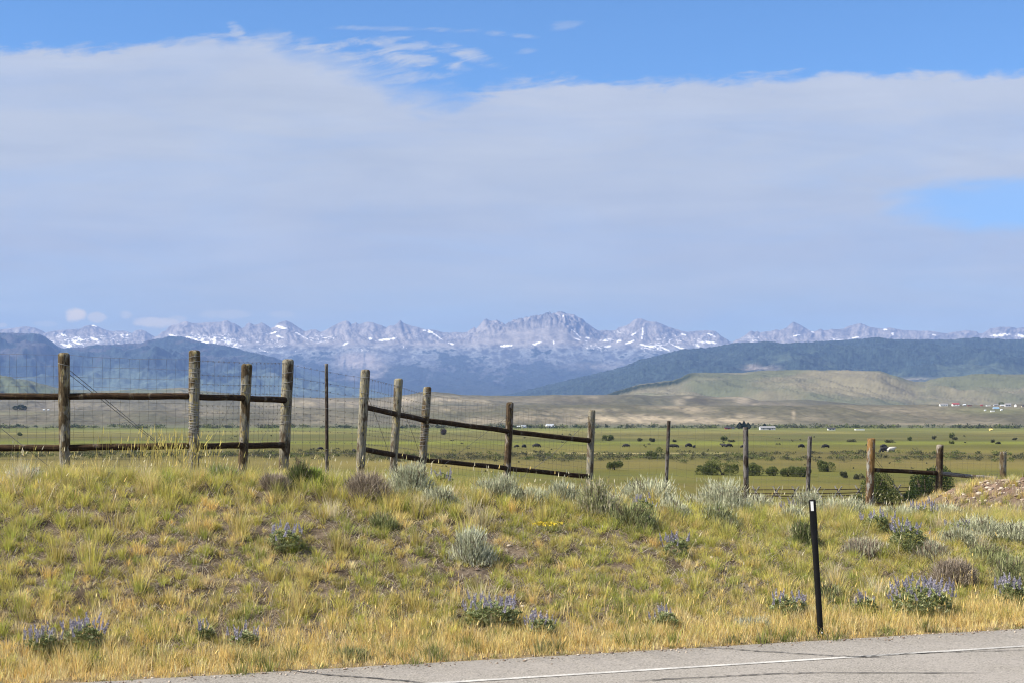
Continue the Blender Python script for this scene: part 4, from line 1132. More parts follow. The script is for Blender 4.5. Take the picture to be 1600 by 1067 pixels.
def wrap(root, key, rows, r_px, name='wire_wrap'):
    """one wire wound round the post: a turn at each row, running down the back in between"""
    b = MB(); p = POSTS[key]; r = r_px * p[4] / F; pts = []
    for y in rows:
        c = pp(key, y); tl = random.uniform(-.02, .02)
        for k in range(17):
            a = math.pi / 2 + 2 * math.pi * k / 16
            pts.append(c + Vector((math.cos(a) * r, math.sin(a) * r, tl * math.cos(a) - .006 * k / 16 + random.uniform(-.003, .003))))
    b.tube(pts, .0032, 4, cap=False)
    b.build(name, M['wirewrap'], root)

def rail(root, pts, rad_px, mat=None):
    b = MB(); V = []
    for i in range(len(pts) - 1):
        n = 10
        for k in range(n + (i == len(pts) - 2)):
            t = k / n
            q = pts[i].lerp(pts[i + 1], t)
            s = V and 1 or 1
            V.append(q + Vector((0, 0, .012 * float(perlin(q.x * 1.3, q.y, 5)))))
    rr = [rad_px * p.y / F * (1 + .07 * float(perlin(p.x * 2.1, p.y * 2, 9))) for p in V]
    b.tube(V, rr, 12)
    o = b.build('rail', mat or RAILM, root, smooth=True)
    return o

def strand(b, p, q, r, sag=.02, n=10, wob=.006):
    pts = []
    for i in range(n + 1):
        t = i / n
        pts.append(p.lerp(q, t) + Vector((0, 0, -sag * 4 * t * (1 - t) + (random.uniform(-wob, wob) if 0 < i < n else 0))))
    b.tube(pts, r, 3, cap=False)
    return pts

def fence_root(key, label, group='log braced fence sections'):
    p = POSTS[key]; l = at(p[2], p[3], p[4]); l.z = float(gz(l.x, l.y))
    root = empty('rail_fence', (0, 0, 0)); tag(root, label, 'fence', group)
    return root

fa = fence_root('a0', 'left log fence with stout lichened posts and two level dark rails')
for i, k in enumerate(('a0', 'a1', 'a2', 'a3', 'a4')): add_post(k, fa, 3 + i)
rail(fa, [pp('a0', 619), pp('a1', 618.7), pp('a2', 619.2)], 5.2); rail(fa, [pp('a2', 619.6), pp('a3', 622), pp('a4', 624.6)], 4.8)
rail(fa, [pp('a0', 700), pp('a1', 699), pp('a2', 696.5)], 5.2); rail(fa, [pp('a2', 696.5), pp('a3', 696), pp('a4', 694.8)], 4.9)
wrap(fa, 'a2', (557, 565, 575, 581, 589, 597, 606, 612, 630, 634, 637, 641, 645, 648, 654, 659, 664, 668, 670, 674, 682, 706, 722), 9.2)
wrap(fa, 'a4', (582, 597, 609, 634, 648, 657, 659, 661), 9.5); wrap(fa, 'a3', (600, 612), 8.8); wrap(fa, 'a1', (569,), 9.2)
b = MB()
b.tube([pp('a1', 571), at(285, 722, 21.7)], .0042, 4); b.tube([pp('a1', 578), at(285, 724, 21.68)], .0042, 4)
b.tube([at(-104, 585, 21.5), at(84, 734, 21.5)], .0042, 4); b.tube([pp('a3', 592), at(360, 632, 22.6), at(326, 700, 22.1)], .0034, 4); b.tube([pp('a4', 622), at(425, 660, 23.9), at(392, 712, 23.1)], .0034, 4)
b.build('brace_wire', M['wire'], fa)

fb_ = fence_root('b1', 'middle log fence whose two dark rails slope down to the right')
for i, k in enumerate(('b1', 'b2', 'b3', 'b4', 'b5')): add_post(k, fb_, 13 + i)
rail(fb_, [pp('b1', 635.5), pp('b2', 646), pp('b3', 655.6)], 4.3); rail(fb_, [pp('b3', 655.6), pp('b4', 673.5), pp('b5', 688)], 3.9)
rail(fb_, [pp('b1', 701), pp('b2', 709.6), pp('b3', 717.5)], 4.2); rail(fb_, [pp('b3', 717.5), pp('b4', 731), pp('b5', 744)], 3.7)
wrap(fb_, 'b3', (612, 616, 618, 632, 638, 649, 663, 668, 671, 674, 677, 681, 684, 688, 695), 6.9); wrap(fb_, 'b1', (589, 613, 620), 7.9); wrap(fb_, 'b2', (602, 604), 7.0); wrap(fb_, 'b5', (650,), 6)
b = MB()
b.tube([pp('b1', 606), at(589, 655, 25.9), at(606, 702, 26.6), at(612, 735, 26.9)], .004, 4)
b.tube([pp('b2', 620), at(640, 664, 27.5), at(657, 712, 28.3)], .004, 4)
b.tube([pp('b4', 648), at(720, 705, 29.6), at(690, 728, 28.9)], .0042, 4); b.tube([pp('b5', 654), at(860, 712, 32.2), at(806, 752, 31.5)], .0048, 4)
b.build('brace_wire', M['wire'], fb_)

fc = fence_root('c1', 'right log fence with an orange streaked post ending at the dirt mound')
for i, k in enumerate(('c1', 'c2', 'c3', 'c4')): add_post(k, fc, 23 + i, 'orange streaked weathered post' if k == 'c1' else None)
rail(fc, [pp('c1', 733), pp('c2', 738.5)], 3.3, RAILM); rail(fc, [pp('c2', 739), pp('c3', 748.5)], 3.2, RAILG)
rail(fc, [pp('c1', 786.5), pp('c2', 789.5)], 3.4, RAILM)
b = MB(); b.tube([pp('c1', 706), at(1395, 752, 40.2), at(1428, 797, 40.5)], .0048, 4); b.tube([pp('c1', 712), at(1395, 754, 40.22), at(1428, 799, 40.5)], .004, 4); b.tube([pp('c2', 718), at(1500, 757, 41)], .004, 4)
b.build('brace_wire', M['wire'], fc)
for k, lab in (('t1', 'thin dark line post between the left and middle log fences'), ('t2', 'thin leaning line post rising behind the largest sagebrush'), ('t3', 'thicker brown line post with a dark top in front of the barn poplars'), ('t4', 'thin grey line post above the black marker post')):
    p = POSTS[k]
    root = empty('line_post', (0, 0, 0)); tag(root, lab, 'fence post', 'thin posts of the wire fence')
    o = add_post(k, root, hash(lab) % 50 if False else 31 + ord(k[1]), flat=True)
    bw = MB()
    for yy in np.linspace(p[1] + 5, p[3] - 30, 5):
        c = pp(k, yy); r = p[5] / 2 * p[4] / F + .004
        bw.tube([c + Vector((-r, -r * .3, 0)), c + Vector((0, -r, .004)), c + Vector((r, -r * .3, 0))], .003, 3)
    bw.build('staple', M['wirewrap'], root)
# leaning stump in the straw beside the mound
def stump():
    Y = 37.5
    root = empty('stump_post', (0, 0, 0)); tag(root, 'short pale cut off post standing beside the dirt mound', 'post')
    top = at(1519, 753, Y); base = at(1516.5, 786, Y)
    base.z = min(base.z, float(gz(base.x, base.y)) - .1)
    obj('post', post_mesh('post', base, top, 5.2 * Y / F, 4.8 * Y / F, WB[1], 77, flat=True, sides=14), root)
    b = MB(); c = at(1519, 760, Y); r = 5.3 * Y / F
    b.tube([c + Vector((math.cos(a) * r, math.sin(a) * r, 0)) for a in np.linspace(0, 6.28, 12)], .003, 3); b.build('wire_wrap', M['wirewrap'], root)
stump()

# wires
def netting(label, keys, rows, step, r=.0026, group='woven wire of the roadside fence', verts=True, barb=False, name='wire_netting', behind=.0):
    """rows: list of fractions 0 (top wire) .. 1 (bottom wire) between the top rows and bottom rows given per post"""
    b = MB()
    for i in range(len(keys) - 1):
        (k0, t0, b0), (k1, t1, b1) = keys[i], keys[i + 1]
        P0, P1 = POSTS[k0], POSTS[k1]
        off = Vector((0, .5 * P0[5] / F * P0[4] * behind, 0))
        lines = []
        for f in rows:
            p = pp(k0, t0 + (b0 - t0) * f) + off; q = pp(k1, t1 + (b1 - t1) * f) + off
            lines.append(strand(b, p, q, r * .8, sag=random.uniform(.0, .025), n=14, wob=.004))
            if barb:
                Ln = (q - p).length; m = max(2, int(Ln / .13))
                for j in range(m):
                    c = p.lerp(q, (j + .5) / m); c.z -= .01
                    b.tube([c + Vector((-.012, 0, -.014)), c + Vector((.012, 0, .014))], .0022, 3); b.tube([c + Vector((.01, .006, -.014)), c + Vector((-.01, -.006, .014))], .0022, 3)
        if verts:
            Ln = (lines[0][-1] - lines[0][0]).length; m = max(2, int(Ln / step))
            lo, hi = lines[0], lines[-1]
            def on(line, t):
                x = t * (len(line) - 1); j = min(int(x), len(line) - 2); return line[j].lerp(line[j + 1], x - j)
            for j in range(1, m):
                t = (j + random.uniform(-.12, .12)) / m
                pts = [on(l, min(max(t + .004 * math.sin(j * 1.7 + ii * .9), 0), 1)) for ii, l in enumerate(lines)]
                b.tube(pts, r * .64, 3, cap=False)
    return tag(b.build(name, M['wire'], None), label, 'wire', group)

ROWS = [0, .095, .18, .255, .325, .39, .45, .505, .555, .60, .645, .69, .74, .80, .87, .94]
netting('woven wire netting stretched along the left log fence', [('a0', 552, 740), ('a1', 554, 740), ('a2', 561, 738)], ROWS, .125, .0025)
BR = [0, .125, .21, .285, .40, .46, .52, .575, .63, .74, .85]
netting('barbed wire strands from the left fence corner to the middle log fence', [('a2', 562, 738), ('a3', 566, 735), ('a4', 567, 733), ('t1', 580, 728), ('b1', 590, 728)], BR, .15, .0026, barb=True, name='barbed_wire')
netting('barbed wire strands between the first three sloping posts', [('b1', 590, 728), ('b2', 603, 730), ('b3', 616, 735)], BR, .16, .0026, barb=True, name='barbed_wire')
R2 = [0, .11, .21, .30, .38, .46, .53, .60, .67, .74, .82, .90, .98]
netting('woven wire netting stretched along the sloping middle log fence', [('b3', 616, 735), ('b4', 634, 752), ('b5', 652, 770)], R2, .14, .0028)
R3 = [0, .16, .30, .43, .55, .66, .77, .9]
netting('wire netting sagging past the thin line posts', [('b5', 655, 770), ('t2', 665, 762), ('t3', 676, 783), ('t4', 690, 780), ('c1', 697, 790)], R3, .30, .0022)
netting('wire netting on the right log fence beside the mound', [('c1', 697, 796), ('c2', 702, 796), ('c3', 712, 772)], R2, .17, .0026)

# ------------------------------------------------------------------ black road marker
def marker():
    g = on_ground(1283, 995, 9, 40)
    root = empty('road_marker', g); tag(root, 'leaning black plastic road marker post with a small white reflector', 'marker post')
    Y = g.y
    u = Y / F
    top = at(1269, 780, Y) - g; bot = Vector((0, 0, -.05))
    rows = []
    # height fraction, half width, half depth in pixels
    prof = [(0, 4.6, 4.2), (.04, 4.6, 4.2), (.3, 4.6, 4.2), (.6, 4.7, 4.2), (.72, 4.8, 4.1), (.745, 5.1, 3.6), (.765, 5.6, 2.4), (.80, 5.7, 2.0), (.9, 5.6, 1.8), (.985, 5.5, 1.7), (1.0, 5.2, 1.4)]
    S = 20; Vs = []; Fs = []
    for t, hw, hd in prof:
        c = bot.lerp(top, t)
        for k in range(S):
            a = 2 * math.pi * k / S
            ca, sa = math.cos(a), math.sin(a)
            e = 2 / 2.6
            Vs.append(c + Vector((math.copysign(abs(ca) ** e, ca) * hw * u, math.copysign(abs(sa) ** e, sa) * hd * u, 0)))
    for i in range(len(prof) - 1):
        for k in range(S): Fs.append((i * S + k, i * S + (k + 1) % S, (i + 1) * S + (k + 1) % S, (i + 1) * S + k))
    Fs.append(tuple((len(prof) - 1) * S + k for k in range(S)))
    b = MB(); b.add(Vs, Fs); b.build('post', M['black'], root, smooth=True)
    ax = (top - bot).normalized(); rt = Vector((1, 0, 0)); fr = Vector((0, -1, 0))
    def plate(cx, t0, t1, w, d, name, mat):
        m = MB()
        for tt in (t0, t1):
            pass
        p0 = bot.lerp(top, t0) + rt * cx * u; p1 = bot.lerp(top, t1) + rt * cx * u
        hw = w / 2 * u
        a = [p0 - rt * hw, p0 + rt * hw, p1 + rt * hw, p1 - rt * hw]
        m.add([q + fr * (d * u) for q in a] + [q + fr * (d * u - .004) for q in a], [(0, 1, 2, 3), (7, 6, 5, 4), (0, 4, 5, 1), (1, 5, 6, 2), (2, 6, 7, 3), (3, 7, 4, 0)])
        m.build(name, mat, root)
    plate(-1.0, .922, .988, 4.2, 2.25, 'reflector', M['white_sheet'])
    m = MB(); c = bot.lerp(top, .075) + rt * 1.2 * u + fr * (4.25 * u)
    m.tube([c, c + fr * .006], .007, 8); m.build('bolt', M['white_sheet'], root)
marker()

# ------------------------------------------------------------------ buck and rail fence far down the slope
def buck_fence():
    root = empty('buck_fence', (0, 0, 0)); tag(root, 'distant zigzag buck and rail log fence along the meadow', 'fence')
    pts = [(1120, 776.5), (1150, 777), (1181, 777.5), (1213, 777.5), (1243, 777.5), (1277, 777.5), (1310, 777), (1342, 776), (1372, 775), (1402, 774), (1434, 773), (1468, 772), (1504, 771), (1545, 770), (1590, 770), (1640, 770)]
    P = []
    for px, py in pts:
        q = on_plane(px, py, PLAIN + .05); q.z = PLAIN; P.append(q)
    for q in P:
        b = MB(); u = q.y / F
        b.tube([q + Vector((-.5, .5, 0)), q + Vector((.38, -.40, 1.5))], .09, 6); b.tube([q + Vector((.5, -.5, 0)), q + Vector((-.38, .40, 1.5))], .09, 6)
        b.tube([q + Vector((-.3, .3, .45)), q + Vector((.3, -.3, .45))], .05, 6)
        b.build('buck', M['old_pole'], root)
    for i in range(len(P) - 1):
        for z, o in ((1.08, 0), (.62, -.22), (.30, -.3)):
            b = MB(); b.tube([P[i] + Vector((-.2, o, z)), P[i + 1] + Vector((.2, o, z + random.uniform(-.05, .05)))], [.065, .055], 6); b.build('rail', RAILM, root)
buck_fence()

# ------------------------------------------------------------------ meadow bushes
def bush_mesh(w, h, d, pal, leaf, n, seed):
    L = Leaves()
    nb = max(3, int(4 + w * 1.2))
    r = random.Random(seed)
    lob = [(r.uniform(-.36, .36) * w, r.uniform(-.3, .3) * d, r.uniform(.10, .60) * h, r.uniform(.5, 1.0)) for _ in range(nb)]
    i = RNG.integers(0, nb, n); lob = np.array(lob)[i]
    v = RNG.normal(0, 1, (n, 3)); v /= np.linalg.norm(v, axis=1)[:, None]
    rad = RNG.uniform(.5, 1.05, n) ** .6
    p = np.stack([lob[:, 0] + v[:, 0] * rad * w * .27 * lob[:, 3], lob[:, 1] + v[:, 1] * rad * d * .26 * lob[:, 3], lob[:, 2] + v[:, 2] * rad * h * .40 * lob[:, 3]], -1)
    p[:, 2] = np.abs(p[:, 2])
    c = pick(pal, n, .18)
    V, Q, T, C = blades(p, np.arctan2(v[:, 1], v[:, 0]), RNG.uniform(.6, 1.5, n) * leaf * 1.6, np.full(n, leaf), np.clip(np.arccos(np.clip(v[:, 2], -1, 1)) * .6 + RNG.normal(0, .3, n), 0, 1.6), c * .95, c * 1.05, bend=.2)
    L.add(V, Q, T, C)
    return L

WILLOW = [(.11, .135, .045), (.15, .175, .06), (.08, .10, .036), (.19, .205, .085)]
DULLB = [(.10, .105, .06), (.13, .13, .08), (.075, .08, .045)]
PURP = [(.10, .08, .085), (.13, .10, .10), (.08, .065, .065)]
PINE = [(.018, .035, .018), (.028, .048, .024), (.035, .055, .03)]

def stem_part(w, h, root, n=5):
    b = MB()
    for k in range(n):
        b.tube([(random.uniform(-.08, .08) * w, random.uniform(-.05, .05) * w, -.1), (random.uniform(-.3, .3) * w, random.uniform(-.2, .2) * w, h * .6)], [.03 * h, .012 * h], 5)
    b.build('stem', M['bark'], root)

def bush(px, py, wpx, hpx, pal, label, Y=None, group='bushes on the meadow', n=None, cat='bush', name='meadow_bush'):
    q = on_plane(px, py, PLAIN) if Y is None else at(px, py, Y)
    if Y is None: q.z = float(gz(q.x, q.y))
    w, h = wpx * q.y / F * 1.2, hpx * q.y / F * 1.2
    root = empty(name, q); tag(root, label, cat, group)
    n = n or int(min(6000, max(300, wpx * hpx * 9)))
    leaf = max(.075, 1.9 * q.y / F * .5)
    L = bush_mesh(w, h, w * .8, pal, leaf, n, random.randrange(999))
    obj('foliage', L.mesh('bush_foliage', M['leaf']), root)
    stem_part(w, h, root)

for t in (
    (1128, 741, 46, 23, WILLOW, 'widest willow bush left of the thick brown line post'),
    (1106, 741, 26, 15, WILLOW, 'low left shoulder bush beside the widest willow'),
    (1177, 742, 24, 18, WILLOW, 'willow bush just right of the thick brown line post'),
    (1209, 742, 22, 13, WILLOW, 'small willow bush between the willow pair and the post'),
    (1231, 743, 30, 17, WILLOW, 'left half of the willow pair beside the thin grey post'),
    (1252, 744, 26, 15, WILLOW, 'willow bush touching the left side of the thin grey post'),
    (1292, 736, 24, 19, WILLOW, 'round willow bush right of the thin grey post'),
    (1321, 746, 12, 10, DULLB, 'small bush midway between grey post and orange streaked post'),
    (1343, 748, 14, 8, DULLB, 'flat small bush left of the orange streaked post'),
    (960, 734, 20, 15, WILLOW, 'round bush right of the last sloping fence post'),
    (950, 688, 16, 10, WILLOW, 'leaning dark bush on the green belt right of the sloping fence'),
    (1001, 689, 9, 5, DULLB, 'left one of two little dark bushes near the thin leaning post'),
    (1020, 690, 9, 6, DULLB, 'right one of two little dark bushes near the thin leaning post'),
    (1054, 690, 5, 4, DULLB, 'tiny bush just right of the thin leaning post'),
    (1131, 688, 9, 7, WILLOW, 'dark bush above the pair of grazing cows'),
    (1143, 690, 9, 3.5, DULLB, 'flat dark bush right of the one above the cow pair'),
    (1022, 716, 20, 16, WILLOW, 'taller green bush standing out of the scrub belt'),
    (692, 679, 9, 9, PURP, 'purplish bare bush seen through the middle netting'),
    (1487, 684, 7, 7, WILLOW, 'taller tiny bush right of the second right hand post'),
    (1492, 687, 6, 4, DULLB, 'tiny bush at the lower right of the taller tiny one'),
    (1486, 693, 8, 5, WILLOW, 'dark tiny bush below the tall tiny one'),
    (1460, 686, 6, 5, DULLB, 'tiny bush just above the top of the second right post'),
    (1422, 688, 6, 6, WILLOW, 'tiny dark bush between the two right hand posts'),
    (1551, 691, 6, 4, DULLB, 'tiny bush left of the last right post'),
    (1560, 693, 7, 3, DULLB, 'flat tiny bush just above the last right post'),
    (1586, 687, 8, 3, DULLB, 'flat dark bush near the right edge of the meadow'),
    (1391, 691, 12, 4, DULLB, 'flat dark bush right of the orange streaked post above the cows'),
    (1330, 690, 12, 4, DULLB, 'flat dark bush left of the orange streaked post above the cow'),
    (30, 680, 8, 5, WILLOW, 'small bush left of the first fence post between the rails'),
):
    bush(*t)
bush(1366, 796, 62, 66, WILLOW, 'big dark willow behind the orange streaked post', Y=120, n=9000)
bush(1449, 796, 72, 66, [(.055, .085, .03), (.08, .115, .04), (.04, .06, .022)], 'big dark green willow behind the second right hand post', Y=120, n=9000)
bush(1520, 794, 40, 36, WILLOW, 'dull willow behind the short cut off post', Y=118, n=1800)

# belt of low scrub crossing the meadow and the thicket at the far edge: masses nobody would count
def scrub():
    L = Leaves()
    def add(px, py, w, h, pal, n):
        q = on_plane(px, py, PLAIN); s = q.y / F
        B = bush_mesh(w * s, h * s, w * s * .8, pal, max(.12, 1.05 * s), n, random.randrange(9999))
        for V, Q, T, C in zip(B.V, B.Q, B.T, B.C): L.add(V + np.array((q.x, q.y, float(gz(q.x, q.y)))), Q, T, C)
    for i in range(720):
        px = random.uniform(-160, 1760); k = random.random()
        py = (random.gauss(716.5, 2.3) if k < .62 else random.gauss(710, 1.5)) if px > 1190 else random.gauss(715.3, 2.6)
        if px < 560: py = random.gauss(714, 2.5) - 2
        if 1190 < px and abs(py - 712.5) < 1.0: continue
        add(px, py, random.uniform(9, 24), random.uniform(4, 9), random.choice([WILLOW, DULLB, DULLB]), 95)
    for i in range(70):
        px = random.uniform(-160, 1760); py = random.choice([random.uniform(676, 704), random.uniform(722, 752)])
        add(px, py, random.uniform(2, 7), random.uniform(1.2, 3.2), DULLB, 26)
    tag(obj('scrub', L.mesh('scrub', M['leaf'])), 'belt of low dark scrub crossing the green meadow', 'scrub', kind='stuff')
    L = Leaves()
    for i in range(760):
        px = random.uniform(-200, 1800)
        if random.random() < .25 + .75 * float(sstep(-.35, .3, np.array(perlin(px * .02, 1.1, 300)))):
            q = on_plane(px, random.uniform(667.0, 668.8), PLAIN); s = q.y / F; 
            hh = random.uniform(2.2, 6.5) if random.random() < .8 else random.uniform(6, 9)
            B = bush_mesh(random.uniform(6, 18) * s, hh * s, 8 * s, random.choice([DULLB, WILLOW, [(.05, .07, .04), (.07, .09, .05)]]), .75, 60, random.randrange(9999))
            for V, Q, T, C in zip(B.V, B.Q, B.T, B.C): L.add(V + np.array((q.x, q.y, PLAIN - .3)), Q, T, C)
    tag(obj('thicket', L.mesh('thicket', M['leaf'])), 'dark willow thicket along the far edge of the meadow', 'thicket', kind='stuff')
scrub()

# ------------------------------------------------------------------ trees by the ranch
def poplar(px, py, wpx, hpx, label, pal=PINE, Y=None, conical=True):
    q = on_plane(px, py, PLAIN) if Y is None else bench_at(px, py)
    s = q.y / F; w, h = wpx * s, hpx * s
    root = empty('tree', q); tag(root, label, 'tree', 'trees around the far ranches')
    n = 1500
    t = RNG.uniform(.08, 1, n); th = RNG.uniform(0, 6.28, n)
    if conical: r = w / 2 * np.clip(np.sin(np.pi * np.clip(t * .85 + .12, 0, 1)) * 1.05, .08, 1) * (1 - .55 * t ** 3)
    else: r = w / 2 * np.sqrt(np.clip(1 - (2 * t - 1.05) ** 2, 0.05, 1))
    r = r * (1 + .35 * perlin(th * 1.2 + px, t * 5, 7)) * RNG.uniform(.45, 1, n) ** .5
    p = np.stack([np.cos(th) * r, np.sin(th) * r, t * h * .96], -1)
    L = Leaves(); c = pick(pal, n, .2)
    V, Q, T, C = blades(p, th, np.full(n, .09 * h), np.full(n, .05 * h), RNG.uniform(.2, .9, n), c, c); L.add(V, Q, T, C)
    obj('crown', L.mesh('tree_crown', M['leaf']), root)
    b = MB(); b.tube([(0, 0, -.3), (0.02 * w, 0, h * .4), (0, 0, h * .9)], [.035 * h, .025 * h, .006 * h], 7); b.build('trunk', M['bark'], root)
poplar(1156, 670, 11, 11, 'left broad dark tree of the clump beside the ranch barn')
poplar(1162.5, 670, 6, 13, 'slim pointed middle tree of the clump beside the ranch barn')
poplar(1169, 670.5, 9, 11, 'right round dark tree of the clump beside the ranch barn')
poplar(1195, 669, 6, 8, 'small dark tree behind the long white barn')
NH = 2050.0
poplar(1564.5, 633, 9, 5, 'round dark tree among the hilltop houses', WILLOW, Y=NH - 25, conical=False)
for px, w, h, lab in ((26, 9, 7, 'left tree of the small dark grove seen between the left rails'), (33, 11, 9, 'tallest middle tree of the small dark grove between the left rails'), (39, 8, 7, 'right tree of the small dark grove between the left rails')):
    poplar(px, 640.5, w, h, lab, PINE + WILLOW[:1], Y=1990, conical=False)

# ------------------------------------------------------------------ houses
def house(px, py, wpx, hpx, wall, roof, label, cat='house', Y=None, depth=None, rise=.45, rot=0.0, door=False, wins=0, name='house', flat=False):
    q = on_plane(px, py, PLAIN) if Y is None else bench_at(px, py)
    s = q.y / F; w, h = wpx * s, hpx * s
    d = depth or max(3.0, min(w * .6, 9))
    root = empty(name, q, rot); tag(root, label, cat, 'far ranch buildings')
    eh = h * (1 - rise)
    b = MB(); b.box((-w / 2, -d / 2, -1.5), (w / 2, d / 2, eh))
    if not flat:
        for sx in (-1, 1):
            b.add([(sx * w / 2, -d / 2, eh), (sx * w / 2, d / 2, eh), (sx * w / 2, 0, h * .97)], [(0, 1, 2)])
    b.build('wall', wall, root)
    r = MB(); o = .25
    if flat:
        r.box((-w / 2 - .1, -d / 2 - .1, eh + .003), (w / 2 + .1, d / 2 + .1, h))
    else:
        for sy in (-1, 1):
            r.add([(-w / 2 - o, sy * (d / 2 + o), eh - .12), (w / 2 + o, sy * (d / 2 + o), eh - .12), (w / 2 + o, 0, h), (-w / 2 - o, 0, h),
                   (-w / 2 - o, sy * (d / 2 + o), eh + .06), (w / 2 + o, sy * (d / 2 + o), eh + .06), (w / 2 + o, 0, h + .2), (-w / 2 - o, 0, h + .2)],
                  [(0, 1, 2, 3), (4, 5, 6, 7), (0, 1, 5, 4), (1, 2, 6, 5), (2, 3, 7, 6), (3, 0, 4, 7)])
    r.build('roof', roof, root)
    for k in range(wins):
        x = -w / 2 + w * (k + .7) / (wins + .4); m = MB(); m.box((x - .5, -d / 2 - .03, eh * .35), (x + .5, -d / 2 - .004, eh * .8)); m.build('window', M['glass'], root)
    if door:
        m = MB(); x = w * .12; m.box((x - .6, -d / 2 - .035, -.2), (x + .6, -d / 2 - .004, eh * .78)); m.build('door', M['roof_dark'], root)
    return root

house(1199, 671, 23, 5.6, M['wall_grey'], M['roof_grey'], 'long pale barn with a grey roof right of the tree clump', 'barn', wins=3, door=True, name='barn')
house(1188.5, 671, 4, 3.6, M['wall_white'], M['roof_white'], 'small white shed at the left end of the long barn', 'shed', name='shed')
house(1137, 670, 9, 4.2, M['wall_red'], M['roof_dark'], 'red shed left of the tree clump', 'shed', name='shed', door=True)
house(1145.5, 670, 4, 3, M['wall_grey'], M['roof_dark'], 'tiny dark shed between red shed and trees', 'shed', name='shed')
house(859, 668, 13, 6.0, M['wall_white'], M['roof_white'], 'white gabled barn seen beyond the sloping middle fence', 'barn', rise=.6, rot=.5, name='barn', door=True)
house(818, 668, 8, 4.4, M['wall_white'], M['roof_white'], 'small white house left of the white gabled barn', 'house', rise=.6, rot=.6, wins=1)
house(810, 668, 5, 3.2, M['wall_white'], M['roof_white'], 'tiny white shed leftmost beside the fourth sloping post', 'shed', name='shed')
house(1299, 671.5, 11, 3.8, M['wall_white'], M['roof_dark'], 'low white cabin under a black roof at the meadow edge', 'cabin', wins=2, name='cabin')
house(1343, 671.5, 14, 2.0, M['wall_white'], M['roof_white'], 'long low white trailer in front of the thicket', 'trailer', flat=True, rise=.2, name='trailer')
house(1548, 672.2, 3.4, 2.8, M['yellow'], M['yellow'], 'small yellow cabin bright at the right meadow edge', 'cabin', name='cabin')
house(1473, 633.8, 12, 3.6, M['wall_white'], M['roof_grey'], 'leftmost long white house on the hill terrace', Y=NH, wins=3)
house(1492, 633.8, 10.5, 4.2, M['wall_white'], M['roof_red'], 'white house with a red roof on the hill terrace', Y=NH, wins=2)
house(1506.5, 633.6, 4, 2.4, M['wall_grey'], M['roof_white'], 'small grey shed right of the red roofed house', 'shed', Y=NH, name='shed')
house(1514, 633.8, 6, 1.1, M['wall_red'], M['roof_dark'], 'long low reddish shed on the hill terrace', 'shed', Y=NH, name='shed', flat=True, rise=.25)
house(1532.8, 634, 3, 1.9, M['wall_red'], M['roof_red'], 'tiny bright red shed on the hill terrace', 'shed', Y=NH, name='shed')
house(1544, 634, 6.4, 1.4, M['wall_white'], M['roof_white'], 'flat white trailer on the terrace left of the house cluster', 'trailer', Y=NH, flat=True, rise=.2, name='trailer')
house(1554.5, 634, 6.5, 2.6, M['wall_grey'], M['roof_grey'], 'grey house at the left of the hilltop cluster', Y=NH, wins=1)
house(1566, 634.6, 7, 2.4, M['wall_tan'], M['roof_white'], 'tan house in front of the round tree', Y=NH - 40, wins=1)
house(1573.5, 635, 9, 5.0, M['wall_grey'], M['roof_grey'], 'tallest grey house of the hilltop cluster', Y=NH - 20, wins=2)
house(1585.5, 635.2, 6, 4.6, M['wall_white'], M['roof_grey'], 'white house right of the tallest grey one', Y=NH - 20, rot=1.2, wins=1)
house(1600, 635.5, 8, 2.6, M['wall_tan'], M['roof_dark'], 'tan house at the right picture edge on the terrace', Y=NH - 20)
NL = 1900.0
house(1555.5, 638.8, 9, 2.6, M['wall_grey'], M['roof_blue'], 'blue roofed shed below the hilltop cluster', 'shed', Y=NL, name='shed', rise=.7)
house(1551, 642.6, 6, 1.7, M['wall_white'], M['roof_white'], 'white trailer lowest on the terrace slope', 'trailer', Y=NL - 25, flat=True, rise=.3, name='trailer')
house(1538.8, 641.4, 2.4, 1.7, M['wall_white'], M['roof_white'], 'tiny white shed left below the hilltop cluster', 'shed', Y=NL, name='shed')
house(1563, 641, 2.6, 2.0, M['wall_white'], M['roof_white'], 'tiny white shed right below the blue roof', 'shed', Y=NL, name='shed')
house(69, 636.6, 2.8, 1.5, M['wall_white'], M['roof_white'], 'left one of two tiny white sheds seen left of the first fence post', 'shed', Y=2000, name='shed')
house(76, 636.6, 2.4, 1.5, M['wall_white'], M['roof_white'], 'right one of two tiny white sheds seen left of the first fence post', 'shed', Y=2000, name='shed')
q = on_plane(1297, 671, PLAIN); b = MB(); b.tube([q, q + Vector((0, 0, 9))], [.22, .14], 6); b.box((q.x - 1.1, q.y - .08, q.z + 8.2), (q.x + 1.1, q.y + .08, q.z + 8.4))
tag(b.build('utility_pole', M['old_pole']), 'single pale utility pole beside the black roofed cabin', 'pole')

